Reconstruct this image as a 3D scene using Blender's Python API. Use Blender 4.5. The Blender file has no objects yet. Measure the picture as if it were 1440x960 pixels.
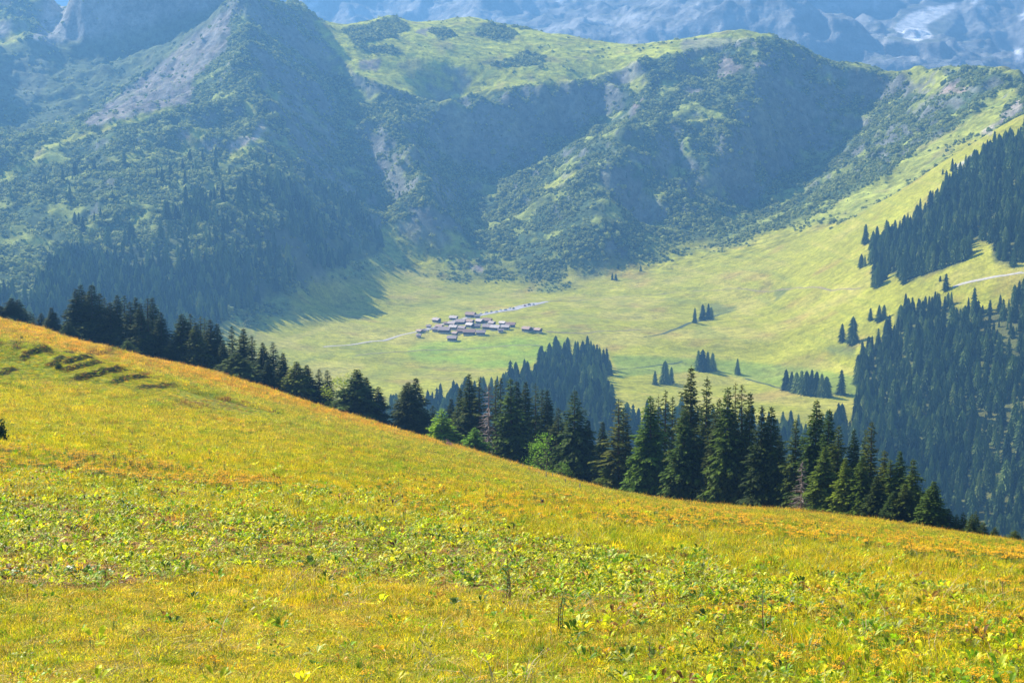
import bpy, bmesh, math, random
import numpy as np
from mathutils import Vector, Matrix

random.seed(7)
RNG = np.random.default_rng(11)
S = bpy.context.scene
C = S.collection
R = math.radians

# ------------------------------------------------------------------ camera
F, PITCH = 2400.0, R(8.0)
cam = bpy.data.objects.new('camera', bpy.data.cameras.new('camera'))
C.objects.link(cam)
cam.data.lens, cam.data.sensor_width = 60.0, 36.0
cam.data.clip_start, cam.data.clip_end = 0.5, 40000.0
cam.location = (0, 0, 0)
cam.rotation_euler = (R(90) - PITCH, 0, 0)
S.camera = cam
S.render.resolution_x, S.render.resolution_y = 1440, 960

# ------------------------------------------------------------------ sky, sun, exposure
SUN_EL, SUN_AZ = R(39.5), R(-50.0)          # azimuth measured from the view axis (+Y), negative to the left
w = bpy.data.worlds.new('World'); S.world = w; w.use_nodes = True
wn = w.node_tree; bg = wn.nodes['Background']
sky = wn.nodes.new('ShaderNodeTexSky'); sky.sky_type = 'NISHITA'; sky.sun_disc = False
sky.sun_elevation = SUN_EL; sky.sun_rotation = SUN_AZ; sky.altitude = 1700
sky.air_density = 1.0; sky.dust_density = 0.7; sky.ozone_density = 1.2
wn.links.new(sky.outputs[0], bg.inputs[0]); bg.inputs[1].default_value = 0.06
sun = bpy.data.objects.new('sun', bpy.data.lights.new('sun', 'SUN')); C.objects.link(sun)
sun.data.energy = 5.0; sun.data.angle = R(0.53); sun.data.color = (1.0, 0.91, 0.76)
sdir = Vector((math.sin(SUN_AZ) * math.cos(SUN_EL), math.cos(SUN_AZ) * math.cos(SUN_EL), math.sin(SUN_EL)))
sun.rotation_euler = sdir.to_track_quat('Z', 'Y').to_euler()
S.view_settings.view_transform = 'Standard'; S.view_settings.look = 'None'
S.view_settings.exposure = 1.62; S.view_settings.gamma = 1.0
S.view_settings.use_curve_mapping = False
S.cycles.max_bounces = 6; S.cycles.diffuse_bounces = 2; S.cycles.glossy_bounces = 1
S.cycles.transmission_bounces = 3; S.cycles.volume_bounces = 0; S.cycles.transparent_max_bounces = 4
S.cycles.use_denoising = True

# ------------------------------------------------------------------ projection helpers (pixels of the 1440x960 photograph)
cp, sp = math.cos(PITCH), math.sin(PITCH)
def pix_dir(px, py):
    a = (np.asarray(px, float) - 720) / F; b = (480 - np.asarray(py, float)) / F
    return a, cp + b * sp, -sp + b * cp               # x, y, z of the ray
def az_tan(px, py):
    x, y, z = pix_dir(px, py)
    return np.arctan2(x, y), z / np.hypot(x, y)
def to_pix(x, y, z):
    dep = y * cp - z * sp; up = y * sp + z * cp
    dep = np.where(dep > .1, dep, .1)
    return 720 + F * x / dep, 480 - F * up / dep

# ------------------------------------------------------------------ numpy noise
_P = RNG.permutation(512); _P = np.concatenate([_P, _P, _P])
_G = np.stack([np.cos(np.linspace(0, 2*np.pi, 64, False)), np.sin(np.linspace(0, 2*np.pi, 64, False))], 1)
def perlin(x, y):
    xi = np.floor(x).astype(np.int64); yi = np.floor(y).astype(np.int64)
    xf = x - xi; yf = y - yi; xi &= 511; yi &= 511
    u = xf*xf*xf*(xf*(xf*6-15)+10); v = yf*yf*yf*(yf*(yf*6-15)+10)
    def g(ix, iy, dx, dy):
        k = _P[_P[ix & 511] + (iy & 511)] & 63
        return _G[k, 0]*dx + _G[k, 1]*dy
    a = g(xi, yi, xf, yf); b = g(xi+1, yi, xf-1, yf); c = g(xi, yi+1, xf, yf-1); d = g(xi+1, yi+1, xf-1, yf-1)
    return (a + u*(b-a) + v*((c + u*(d-c)) - (a + u*(b-a)))) * 1.5
def fbm(x, y, s, oct=4, off=0.0):
    t = 0; a = 1; n = 0
    for k in range(oct):
        t = t + a*perlin(x/s + off + 17.3*k, y/s - off + 9.1*k); n += a; a *= .5; s = s*.5
    return t/n*1.4
def ridged(x, y, s, oct=4, off=0.0):
    t = 0; a = 1; n = 0
    for k in range(oct):
        t = t + a*(1 - np.abs(perlin(x/s + off + 31.7*k, y/s + off*2 + 5.3*k))*2); n += a; a *= .5; s = s*.5
    return t/n
def sstep(a, b, x):
    t = np.clip((x-a)/(b-a), 0, 1); return t*t*(3-2*t)
def inpoly(px, py, poly):
    px = np.asarray(px); inside = np.zeros(px.shape, bool); n = len(poly)
    for i in range(n):
        x1, y1 = poly[i]; x2, y2 = poly[(i+1) % n]
        if y1 == y2: continue
        c = (y1 > py) != (y2 > py)
        inside ^= c & (px < (x2-x1)*(py-y1)/(y2-y1) + x1)
    return inside

# ------------------------------------------------------------------ surveyed points of the land: (px, py, distance)
CREST = [(-160,400,385),(-60,432,383),(0,451,380),(60,463,376),(100,482,372),(130,486,370),(162,495,368),(220,509,364),(300,523,360),(350,540,356),(391,554,353),
         (437,570,350),(480,583,347),(520,594,343),(555,604,340),(602,618,335),(657,634,328),(700,647,322),(730,658,318),(760,667,312),
         (790,677,306),(820,686,300),(870,699,288),(910,707,278),(950,713,268),(1010,718,255),(1080,720,242),(1180,727,225),
         (1280,742,208),(1380,756,192),(1440,766,184),(1540,786,172),(1640,806,165)]
def smooth_line(pts, n):
    p = np.array(pts, float); t = np.concatenate([[0], np.cumsum(np.hypot(np.diff(p[:,0]), np.diff(p[:,1])))])
    s = np.linspace(0, t[-1], n)
    return np.stack([np.interp(s, t, p[:,0]), np.interp(s, t, p[:,1]), np.exp(np.interp(s, t, np.log(p[:,2])))], 1)
PTS = []                                     # (az, ln d, z/d)
def addp(px, py, d): 
    a, t = az_tan(px, py); PTS.append((float(a), math.log(d), float(t)))
def line(pts, step=45):
    p = np.array(pts, float); L = np.hypot(np.diff(p[:,0]), np.diff(p[:,1])).sum()
    for q in smooth_line(pts, max(2, int(L/step)+1)): addp(*q)
def rawz(azdeg, d, z): PTS.append((R(azdeg), math.log(d), z/d))
for a in (-38, -26, -13, 0, 13, 24, 34):
    rawz(a, 2.5, -1.85); rawz(a, 6, -2.7); rawz(a, 13, -4.9)
# near meadow
NEARL = ([(-300,945,25),(300,955,24),(720,960,24),(1200,960,24),(1740,975,24)],
          [(-300,850,36),(0,858,34),(720,862,34),(1440,872,34),(1740,880,34)],
          [(-300,770,48),(0,785,45),(400,795,45),(720,806,45),(1440,828,45),(1740,835,45)],
          [(-300,690,64),(0,705,62),(400,725,62),(720,745,62),(1100,775,62),(1440,802,62),(1740,818,62)],
          [(-300,625,100),(0,642,100),(300,662,100),(720,698,100),(1100,752,100),(1440,784,100),(1740,810,100)],
          [(-300,540,170),(0,575,170),(300,606,170),(500,632,170),(720,672,170),(900,716,170),(1100,733,170),(1300,752,172)],
          [(-300,500,253),(0,512,253),(120,520,254),(250,552,252),(300,566,250),(480,604,250),(650,640,250),(800,683,250),(900,706,250),(1000,718,246)],
          [(-300,430,330),(0,467,330),(200,515,330),(300,534,330),(480,589,326),(600,621,318)])
for L in NEARL: line(L, 45)
for L1, L2 in zip(NEARL[:-1], NEARL[1:]):
    p1, p2 = np.array(L1, float), np.array(L2, float); xe = min(p1[-1,0], p2[-1,0]); xs = np.linspace(-300, xe, 8); MID = []
    for f_ in ((.5,) if L2[0][2] < 100 else (.33, .67)):
        line([(x_, (1-f_)*np.interp(x_,p1[:,0],p1[:,1]) + f_*np.interp(x_,p2[:,0],p2[:,1]), math.exp((1-f_)*math.log(np.interp(x_,p1[:,0],p1[:,2])) + f_*math.log(np.interp(x_,p2[:,0],p2[:,2])))) for x_ in xs], 55)
line([(-300,540,234),(0,538,236),(150,546,238),(250,561,240)], 45); line([(-300,468,275),(0,483,272),(120,500,270),(220,527,268)], 45)
line([(1080,722,205),(1180,730,198),(1300,746,188),(1440,768,172),(1600,800,158)], 45)
line(CREST, 22)
for q in smooth_line(CREST, 34):             # the land falls away behind the crest
    a, t = az_tan(q[0], q[1]); d0, z0 = q[2], q[2]*t
    for f, dp in ((1.03, 2.5), (1.08, 10), (1.18, 36), (1.45, 120), (2.0, 240)):
        PTS.append((float(a), math.log(d0*f), t - dp/F))
for a in (-38,-30,-22,-14,-7,0,7,14,22,30,34): rawz(a, 1000, -345)
# valley and mountains
LINES = [
 # plateau
 [(-200,610,1350),(100,590,1400),(300,575,1450),(540,585,1450),(720,590,1450),(850,590,1460),(1000,592,1470),(1120,600,1450)],
 [(400,512,1700),(540,520,1700),(720,520,1700),(900,528,1700),(1060,535,1700),(1120,540,1660)],
 [(360,466,1850),(450,476,1880),(600,468,1900),(760,462,1900),(900,470,1900),(1050,480,1860)],
 [(375,438,1960),(430,432,2100),(550,432,2150),(760,426,2150),(900,428,2150),(1050,430,2120)],
 # foot of the mountains
 [(-150,450,1550),(-60,446,1600),(60,446,1650),(180,446,1700),(300,452,1800),(340,440,1880),(402,410,1990),(450,392,2140),(500,382,2250),(560,378,2390),(600,372,2440)],
 [(600,370,2450),(680,387,2420),(780,397,2390),(850,376,2420),(950,357,2470),(1010,346,2500)],
 # left hillside with its crest
 [(-150,340,2000),(0,320,2080),(100,330,2040),(200,340,2020),(300,352,2000)],
 [(-200,225,2450),(-60,215,2450),(0,211,2450),(50,205,2470),(118,180,2520),(170,165,2560),(245,148,2600)],
 [(-100,255,2370),(0,262,2290),(120,240,2330),(200,225,2370),(290,215,2380)],
 # summit spur
 [(345,-18,3000),(358,60,2800),(372,120,2690),(378,180,2560),(388,240,2360),(398,300,2170),(406,360,2060)],
 [(330,300,2160),(335,380,1980)],
 [(300,120,2740),(320,60,2900),(300,180,2560)],
 # right flank of the summit spur (shade) and the gully next to it
 [(410,60,2980),(438,150,2790),(450,230,2590),(460,300,2430),(458,355,2250)],
 [(440,45,3090),(480,110,2960),(508,180,2810),(533,250,2690),(547,310,2580),(556,356,2450)],
 # second spur (under the shelf, with cliffs)
 [(543,122,2920),(562,165,2770),(586,220,2620),(603,280,2520),(618,330,2480)],
 [(640,200,2950),(652,250,2830),(664,300,2700),(662,330,2590)],
 # shaded bowl under the shelf
 [(700,240,2880),(760,210,2940),(820,180,3000),(880,140,3070)],
 [(640,160,2930),(700,150,2960),(780,135,3000),(860,112,3040)],
 # third spur
 [(650,285,2690),(700,270,2760),(760,240,2800),(820,205,2850),(875,160,2900)],
 [(690,345,2520),(740,330,2530),(790,290,2580),(840,240,2660),(880,190,2760)],
 [(905,98,3070),(893,150,2880),(880,200,2750),(862,250,2600),(845,310,2480),(825,370,2410)],
 [(900,335,2600),(960,308,2700)],
 # dome slope and its shaded right flank
 [(1045,52,3180),(1074,95,3030),(1078,140,2925),(1043,190,2815),(983,240,2720),(930,285,2615)],
 [(1150,100,3150),(1165,160,3110),(1125,220,3010),(1070,270,2880),(1035,300,2770)],
 [(1251,108,3200),(1220,160,3130),(1178,210,3020),(1110,262,2860),(1032,318,2660)],
 # right hand slope, facing left
 [(1330,118,2980),(1300,160,2850),(1250,215,2720),(1180,270,2580),(1100,315,2520),(1040,342,2490)],
 [(1405,104,2960),(1400,150,2700),(1350,205,2560),(1280,262,2450),(1200,305,2360)],
 # right spur with the grass strip, then down through the forest
 [(1440,112,2780),(1440,150,2330),(1440,180,2150),(1440,240,2000),(1440,300,1860),(1440,400,1700),(1440,500,1570),(1440,600,1450),(1440,700,1340),(1440,780,1250)],
 [(1540,120,2600),(1560,180,2200),(1560,300,1950),(1560,400,1700),(1560,600,1400),(1560,800,1220)],
 [(1340,220,2300),(1330,280,2080),(1330,350,1880),(1330,400,1770),(1320,500,1620),(1320,600,1480),(1320,700,1370),(1320,800,1260)],
 [(1200,330,2200),(1200,400,1960),(1200,450,1820),(1200,520,1680),(1200,600,1480),(1200,700,1330),(1200,790,1210)],
 [(1060,370,2350),(1080,420,2130),(1090,480,1880),(1100,540,1640)],
 # shelf with its rim
 [(440,52,3080),(490,104,2960),(545,120,2925),(585,140,2900),(640,138,2915),(700,122,2950),(800,104,3000),(880,84,3060),(960,70,3110),(1030,62,3160)],
 [(560,85,3040),(640,85,3080),(720,85,3110),(800,80,3140)],
 # skyline
 [(345,-18,3000),(385,-8,3060),(425,12,3130),(455,28,3190),(482,37,3220),(520,28,3260),(550,19,3290),(575,33,3300),(600,28,3310),(650,24,3340),(692,30,3350),(722,43,3340),(760,45,3340),(860,63,3310),(900,64,3300),(960,55,3280),(1040,41,3230),(1085,47,3210),(1150,72,3190),(1200,90,3190),(1250,104,3210)],
 [(1250,104,3210),(1300,100,3150),(1345,95,3080),(1380,92,3010),(1405,94,2960),(1440,108,2820),(1500,136,2700),(1600,170,2550)],
 # bowl at the left and its back wall
 [(-200,170,2900),(0,160,2920),(90,150,2930)],
 [(20,125,3060),(90,105,3110),(170,92,3150),(250,64,3200),(305,32,3260)],[(95,68,3255),(180,60,3250),(250,36,3262)],
 [(-200,10,3330),(-60,20,3330),(0,32,3340),(28,42,3300),(60,44,3330),(85,45,3310),(110,22,3285),(180,0,3272),(250,-22,3278),(320,-45,3310)],
 [(-300,-80,3640),(-60,-60,3600),(10,-55,3540),(50,-30,3450),(76,2,3350),(88,36,3340),(99,2,3320),(122,-60,3300),(180,-120,3290),(250,-140,3290),(322,-110,3330)],
 [(-80,0,3190),(-130,-66,3190),(-220,-180,3180),(-340,-220,3150),(-500,-200,3050)],[(-110,110,2960),(-250,80,2900)],  # unseen spur left of the frame, added to cast shade on the bowl
  # green shoulder at the far left
 [(40,50,3210),(0,42,3270),(-60,45,3340),(-120,50,3400)],[(30,80,3170),(-20,85,3240),(-80,90,3310)],
 [(985,110,3060),(1000,160,2920),(970,215,2800),(925,255,2680)],
 # scree below the summit
 [(322,8,3010),(275,70,2950),(235,115,2880),(185,155,2790),(150,172,2740)],
 [(325,40,2960),(300,95,2850),(270,135,2720)],
]
for L in LINES: line(L, 42)
SKYL = [L for L in LINES if (345,-18,3000) == L[0] and len(L) > 12] + [L for L in LINES if L[0] == (1250,104,3210)]
SKYW = [(-300,-80,3640),(-60,-60,3600),(10,-55,3540),(50,-30,3450),(76,2,3350),(88,36,3340),(99,2,3320),(122,-60,3300),(180,-120,3290),(250,-140,3290),(322,-110,3330)]
for L, n_ in [(SKYL[0], 40), (SKYL[1], 18), (SKYW, 24)]:
    for q in smooth_line(L, n_):
        a, t = az_tan(q[0], q[1])
        for f, dp in ((1.018, 7), (1.05, 24), (1.12, 60), (1.3, 130)): PTS.append((float(a), math.log(q[2]*f), float(t) - dp/F))
for d, z in ((1500,-150),(2000,-60),(2500,20),(3000,60),(3500,60),(4300,0)): rawz(-32, d, z); rawz(-24, d, z-20)
for d, z in ((1500,-250),(2000,20),(2500,120),(3000,60),(3600,-100),(4300,-200)): rawz(25, d, z); rawz(34, d, z)
PTS = np.array(PTS)
# drop near-duplicates
key = np.round(PTS[:, :2]/0.004).astype(int); _, ix = np.unique(key, axis=0, return_index=True); PTS = PTS[np.sort(ix)]
def rbf_fit(P, smooth=1e-4):
    D = np.hypot(P[:,None,0]-P[None,:,0], P[:,None,1]-P[None,:,1])
    n = len(P); A = np.zeros((n+3, n+3)); A[:n,:n] = -D + smooth*np.eye(n)
    A[:n,n] = 1; A[:n,n+1:] = P[:,:2]; A[n:,:n] = A[:n,n:].T
    return np.linalg.solve(A, np.concatenate([P[:,2], np.zeros(3)]))
def rbf_eval(P, wgt, a, v):
    n = len(P); out = np.empty(a.size, np.float32); a = a.ravel(); v = v.ravel()
    Pa = P[:,0].astype(np.float32)[None]; Pv = P[:,1].astype(np.float32)[None]; W = wgt.astype(np.float32)
    for s in range(0, a.size, 20000):
        aa = a[s:s+20000].astype(np.float32)[:,None]; vv = v[s:s+20000].astype(np.float32)[:,None]
        D = np.sqrt((aa-Pa)**2 + (vv-Pv)**2)
        out[s:s+20000] = -D @ W[:n] + W[n] + W[n+1]*aa[:,0] + W[n+2]*vv[:,0]
    return out
WG = rbf_fit(PTS)

AZ = np.concatenate([np.linspace(R(-38), R(-19), 34, False), np.linspace(R(-19), R(17.6), 800, False), np.linspace(R(17.6), R(32), 30)])
DD = np.concatenate([np.geomspace(2.5, 22, 24, False), np.geomspace(22, 150, 170, False), np.linspace(150, 228, 44, False), np.linspace(228, 284, 110, False), np.linspace(284, 420, 66, False), np.linspace(420, 1150, 36, False),
                     np.linspace(1150, 2400, 190, False), np.linspace(2400, 3600, 250, False), np.linspace(3600, 4700, 14)])
def coarse_eval(AZ, DD):
    ca = AZ[::2] if (len(AZ)-1) % 2 == 0 else np.append(AZ[::2], AZ[-1])
    cd = DD[::2] if (len(DD)-1) % 2 == 0 else np.append(DD[::2], DD[-1])
    A, V = np.meshgrid(ca, np.log(cd)); T = rbf_eval(PTS, WG, A, V).reshape(A.shape).astype(float)
    T = np.stack([np.interp(AZ, ca, r) for r in T]); lv = np.log(DD); lc = np.log(cd)
    i = np.clip(np.searchsorted(lc, lv) - 1, 0, len(lc)-2); f = ((lv-lc[i])/(lc[i+1]-lc[i]))[:,None]
    return T[i]*(1-f) + T[i+1]*f
TAN = coarse_eval(AZ, DD)
GA, GD = np.meshgrid(AZ, DD)
for _ in range(5):
    T2 = TAN.copy(); T2[1:-1,1:-1] = (TAN[1:-1,1:-1]*2+TAN[2:,1:-1]+TAN[:-2,1:-1]+TAN[1:-1,2:]+TAN[1:-1,:-2])/6; w_ = sstep(1700, 2200, GD)*.9; TAN = TAN*(1-w_) + T2*w_
GX, GY = GD*np.sin(GA), GD*np.cos(GA); GZ = TAN*GD
CA = np.array([az_tan(q[0], q[1])[0] for q in CREST]); CDIST = np.array([q[2] for q in CREST], float)
crest_d = lambda az: np.interp(az, CA, CDIST)
foot_pts = [(-150,450,1550),(60,446,1650),(180,446,1700),(300,448,1790),(340,436,1850),(402,408,1960),(450,390,2130),(500,382,2250),(560,378,2390),(600,372,2440),(680,387,2420),(780,397,2390),(850,376,2420),(950,357,2470),(1010,346,2500),(1100,315,2520),(1200,305,2360),(1280,262,2450),(1350,205,2560),(1440,150,2400),(1560,150,2400)]
FA = np.array([az_tan(q[0], q[1])[0] for q in foot_pts]); FD = np.array([q[2] for q in foot_pts], float)
foot_d = lambda az: np.interp(az, FA, FD)

# relief: gullies and knolls on the mountain, soft swells on the alp, tussocks near by
PX, PY = to_pix(GX, GY, GZ)
mw = sstep(-60, 260, GD - foot_d(GA))
rough = ridged(GX, GY, 260, 4, 3.1) - .45
shelf = [(430,30),(540,10),(660,15),(720,38),(860,55),(1040,36),(1090,50),(1030,62),(930,80),(840,110),(760,120),(690,128),(620,143),(560,128),(500,105)]
sm = np.where(inpoly(PX, PY, shelf), .3, 1.0)
cg = ridged(GX*.8+GY*.5, GY*.6-GX*.5, 95, 3, 8.0) - .45
GZ += mw*sm*(rough*24 + cg*11 + fbm(GX, GY, 40, 3, 2.)*7)
pl = sstep(1250, 1450, GD)*(1-mw)
GZ += pl*(fbm(GX, GY, 190, 4, 5.)*5.0*sstep(-.1,.6, np.abs(GX)/600+.2) + fbm(GX, GY, 45, 3, 1.5)*1.6)
near = 1 - sstep(420, 900, GD)
GZ += near*(fbm(GX, GY, 22, 3, .7)*.28*sstep(30, 120, GD) + fbm(GX, GY, 2.6, 3, 4.2)*.055*sstep(14, 24, GD))
# narrow steps trodden into the bank at the upper left (cattle terraces)
def terrace(pa, pb, h, wid):
    (a1, t1, d1), (a2, t2, d2) = pa, pb
    x1, y1, x2, y2 = d1*math.sin(a1), d1*math.cos(a1), d2*math.sin(a2), d2*math.cos(a2)
    L = math.hypot(x2-x1, y2-y1); ux, uy = (x2-x1)/L, (y2-y1)/L
    s = (GX-x1)*ux + (GY-y1)*uy; q = -(GX-x1)*uy + (GY-y1)*ux
    q = q + fbm(GX, GY, 5, 3, 6.)*.7
    end = sstep(-.5, .2*L, s)*(1-sstep(.75*L, L+.6, s))
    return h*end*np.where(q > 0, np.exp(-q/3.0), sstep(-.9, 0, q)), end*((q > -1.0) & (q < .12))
def col_d(px, py, lo, hi):                 # distance at which the view ray through a pixel meets the land
    a, t = az_tan(px, py)
    j = np.clip(np.searchsorted(AZ, a), 1, len(AZ)-1)
    m = (DD >= lo) & (DD <= hi); idx = np.where(m)[0]; tt = GZ[idx, j]/DD[idx]
    k = np.argmax(tt >= t) if (tt >= t).any() else len(idx)-1
    if k > 0:
        f = (t-tt[k-1])/max(1e-9, tt[k]-tt[k-1]); return float(a), float(t), float(DD[idx[k-1]]*(1-f)+DD[idx[k]]*f)
    return float(a), float(t), float(DD[idx[0]])
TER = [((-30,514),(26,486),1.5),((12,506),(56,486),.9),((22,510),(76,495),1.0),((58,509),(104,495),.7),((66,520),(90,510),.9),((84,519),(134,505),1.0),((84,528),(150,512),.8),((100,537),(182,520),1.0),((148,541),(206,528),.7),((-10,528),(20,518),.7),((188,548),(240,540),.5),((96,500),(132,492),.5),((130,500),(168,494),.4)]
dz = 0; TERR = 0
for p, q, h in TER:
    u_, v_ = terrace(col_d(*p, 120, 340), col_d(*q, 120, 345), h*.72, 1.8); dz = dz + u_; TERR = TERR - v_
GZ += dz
# small hollow with dead grass beyond the bank, and the small bank by the fence
PX, PY = to_pix(GX, GY, GZ)

# interpolation on the final grid
def grid_ij(x, y):
    a = np.arctan2(x, y); d = np.hypot(x, y)
    return np.interp(a, AZ, np.arange(len(AZ))), np.interp(d, DD, np.arange(len(DD)))
def bil(G, fi, fj):
    i = np.clip(fi.astype(int), 0, G.shape[1]-2); j = np.clip(fj.astype(int), 0, G.shape[0]-2); u = fi-i; v = fj-j
    return G[j,i]*(1-u)*(1-v)+G[j,i+1]*u*(1-v)+G[j+1,i]*(1-u)*v+G[j+1,i+1]*u*v
def ground(x, y):
    fi, fj = grid_ij(np.asarray(x, float), np.asarray(y, float)); return bil(GZ, fi, fj)
def hit(px, py, lo=20, hi=4200):
    a, t, d = col_d(px, py, lo, hi); x, y = d*math.sin(a), d*math.cos(a)
    return Vector((x, y, float(ground(np.array([x]), np.array([y]))[0])))

# ------------------------------------------------------------------ materials
def mat(name, rough=.9, spec=.15):
    m = bpy.data.materials.new(name); m.use_nodes = True
    b = m.node_tree.nodes['Principled BSDF']; b.inputs['Roughness'].default_value = rough
    b.inputs['Specular IOR Level'].default_value = spec
    return m, m.node_tree, b
def node(nt, t, **kw):
    n = nt.nodes.new(t)
    for k, v in kw.items(): setattr(n, k, v)
    return n
def noise(nt, scale, detail=4, rough=.6, vec=None):
    n = node(nt, 'ShaderNodeTexNoise'); n.inputs['Scale'].default_value = scale; n.inputs['Detail'].default_value = detail
    n.inputs['Roughness'].default_value = rough
    if vec is not None: nt.links.new(vec, n.inputs['Vector'])
    return n.outputs['Fac']
def ramp(nt, fac, stops):
    r = node(nt, 'ShaderNodeValToRGB'); e = r.color_ramp.elements
    while len(e) < len(stops): e.new(.5)
    for k, (p, c) in enumerate(stops): e[k].position = p; e[k].color = (*c, 1)
    nt.links.new(fac, r.inputs['Fac']); return r.outputs['Color']
def mul(nt, a, b, f=1.0, mode='MULTIPLY'):
    m = node(nt, 'ShaderNodeMix', data_type='RGBA', blend_type=mode); m.inputs['Factor'].default_value = f
    for s, v in ((6, a), (7, b)):
        if hasattr(v, 'links'): nt.links.new(v, m.inputs[s])
        else: m.inputs[s].default_value = (*v, 1)
    return m.outputs[2]
def land_mat(name, scales, bump_d, strength, lo=.6, hi=1.4):
    m, nt, b = mat(name, .95, .05)
    at = node(nt, 'ShaderNodeAttribute', attribute_name='col'); geo = node(nt, 'ShaderNodeNewGeometry')
    col = at.outputs['Color']
    for s, l, h in scales:
        f = noise(nt, s, 5, .65, geo.outputs['Position'])
        col = mul(nt, col, ramp(nt, f, [(.32, (l,)*3), (.68, (h,)*3)]))
    nt.links.new(col, b.inputs['Base Color'])
    bu = node(nt, 'ShaderNodeBump'); bu.inputs['Distance'].default_value = bump_d; bu.inputs['Strength'].default_value = strength
    nt.links.new(noise(nt, scales[-1][0], 6, .7, geo.outputs['Position']), bu.inputs['Height'])
    nt.links.new(bu.outputs[0], b.inputs['Normal']); return m
M_MEADOW = land_mat('meadow_soil_and_turf', [(.35, .75, 1.2), (2.2, .5, 1.45)], .12, .9)
M_VALLEY = land_mat('alpine_pasture', [(.02, .8, 1.15), (.12, .68, 1.3), (.5, .7, 1.3)], 1.2, .8)
M_MOUNT = land_mat('mountain_ground', [(.012, .75, 1.25), (.08, .5, 1.5)], 6.0, .8)
M_FAR = land_mat('limestone_range', [(.004, .82, 1.18), (.02, .66, 1.34)], 30.0, .6)

# ------------------------------------------------------------------ colour of the land (what grows or lies there)
def soft(mask, n=2):
    m = mask.astype(float)
    for _ in range(n):
        m = (m + np.roll(m,1,0) + np.roll(m,-1,0) + np.roll(m,1,1) + np.roll(m,-1,1))/5
    return m
wx = PX + fbm(GX, GY, 60, 4, 1.)*9*sstep(1200, 2500, GD) + fbm(GX, GY, 9, 3, 2.)*8*(1-sstep(300, 900, GD))
wy = PY + fbm(GX, GY, 60, 4, 7.)*6*sstep(1200, 2500, GD) + fbm(GX, GY, 9, 3, 8.)*4*(1-sstep(300, 900, GD))
COL = np.zeros(GX.shape + (3,))
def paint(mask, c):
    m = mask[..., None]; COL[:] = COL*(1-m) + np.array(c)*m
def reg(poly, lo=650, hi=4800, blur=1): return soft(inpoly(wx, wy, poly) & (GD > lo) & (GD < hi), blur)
n1 = fbm(GX, GY, 120, 4, 3.3); n2 = fbm(GX, GY, 30, 4, 9.3); n3 = fbm(GX, GY, 8, 3, 5.3)
# valley pasture
paint(np.ones(GX.shape), (.36,.355,.028))
paint(sstep(-.1, .5, n1)*.8, (.43,.38,.07)); paint(sstep(.1, .6, n2)*.4, (.30,.30,.04)); paint(sstep(.2,.7, fbm(GX,GY,70,4,12.))*.5, (.33,.20,.06))
stk = fbm(GX*.5+GZ*3, GZ*9+GY*.12, 40, 4, 13.); paint(sstep(.25,.55,stk)*.45, (.22,.26,.035)); paint(sstep(.2,.6,-stk)*.5, (.46,.40,.08))
green_field = [(588,483),(640,479),(700,476),(770,472),(800,478),(790,492),(762,508),(720,518),(650,520),(600,512),(570,498)]
paint(soft(reg(green_field),6)*(.45+.4*sstep(-.3,.3,n2)), (.27,.39,.03))
paint(reg([(860,500),(1000,505),(1120,515),(1210,530),(1215,560),(1100,545),(1000,520),(870,530)])*.6, (.17,.28,.04))
# mountain: green alder scrub unless stated otherwise
mt = sstep(-35, 45, GD - foot_d(GA) + fbm(GX,GY,90,3,4.)*70)
SCRUB = mt.copy(); opn = sstep(.20,.36,fbm(GX,GY,60,5,77.))*mt; SCRUB *= 1-opn*.93
paint(mt, (.075,.115,.045)); paint(mt*sstep(-.1,.5,n1)*.6, (.14,.17,.06)); paint(opn*.9, (.30,.34,.07))
GR = [  # open grass on the mountain
 shelf,
 [(1085,50),(1140,70),(1200,92),(1250,106),(1300,103),(1380,92),(1440,108),(1500,120),(1500,100),(1380,84),(1250,96),(1150,62)],
 [(1440,118),(1412,150),(1396,190),(1330,225),(1290,262),(1200,312),(1110,350),(1010,348),(1060,338),(1130,312),(1220,262),(1300,205),(1360,170),(1400,130)],
 [(40,222),(60,208),(118,184),(150,172),(200,160),(252,146),(255,153),(210,166),(130,190),(70,212),(45,238),(0,262),(0,250)],
 [(150,228),(190,214),(225,210),(215,222),(170,232)],[(340,140),(360,142),(362,160),(345,165)],
 [(325,215),(345,200),(372,175),(382,188),(350,222),(320,228)],
 [(270,190),(288,184),(285,200),(262,203)],[(760,262),(800,245),(822,236),(824,244),(790,258),(764,274)],
 [(880,105),(905,100),(915,120),(890,135)],[(960,170),(1000,158),(1030,150),(1025,158),(975,178)],[(960,30),(1090,46),(1050,52),(970,56)],
 [(430,20),(500,105),(520,100),(470,52)],[(-80,20),(0,26),(30,26),(45,36),(28,60),(18,84),(0,95),(-80,120)],[(420,60),(470,80),(500,110),(470,110)],
 [(560,310),(640,330),(700,388),(600,385),(520,330)],[(470,330),(560,345),(600,395),(470,395),(400,410)],
 [(1270,100),(1330,100),(1330,130),(1300,140),(1270,120)]]
for k, g in enumerate(GR):
    m = reg(g, 1800)*mt; SCRUB *= 1-m*.985
    paint(m*.95, (.43,.45,.045) if k in (0, 12) else (.36,.38,.06))
    paint(m*sstep(.0,.5,n2)*.6, (.22,.28,.05)); paint(m*sstep(.2,.6,fbm(GX,GY,50,3,21.))*.6, (.29,.25,.08))
for g in ([(683,32),(722,43),(722,62),(706,60),(688,52),(672,52),(668,40)],[(681,84),(720,80),(740,72),(765,80),(762,92),(700,94)],[(480,40),(560,22),(575,35),(560,50),(500,60)],[(500,62),(560,66),(566,76),(520,76)],[(610,42),(632,40),(640,52),(615,55)]):
    m = reg(g, 1800); paint(m*.8, (.06,.09,.04)); SCRUB = np.maximum(SCRUB, m)
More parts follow.
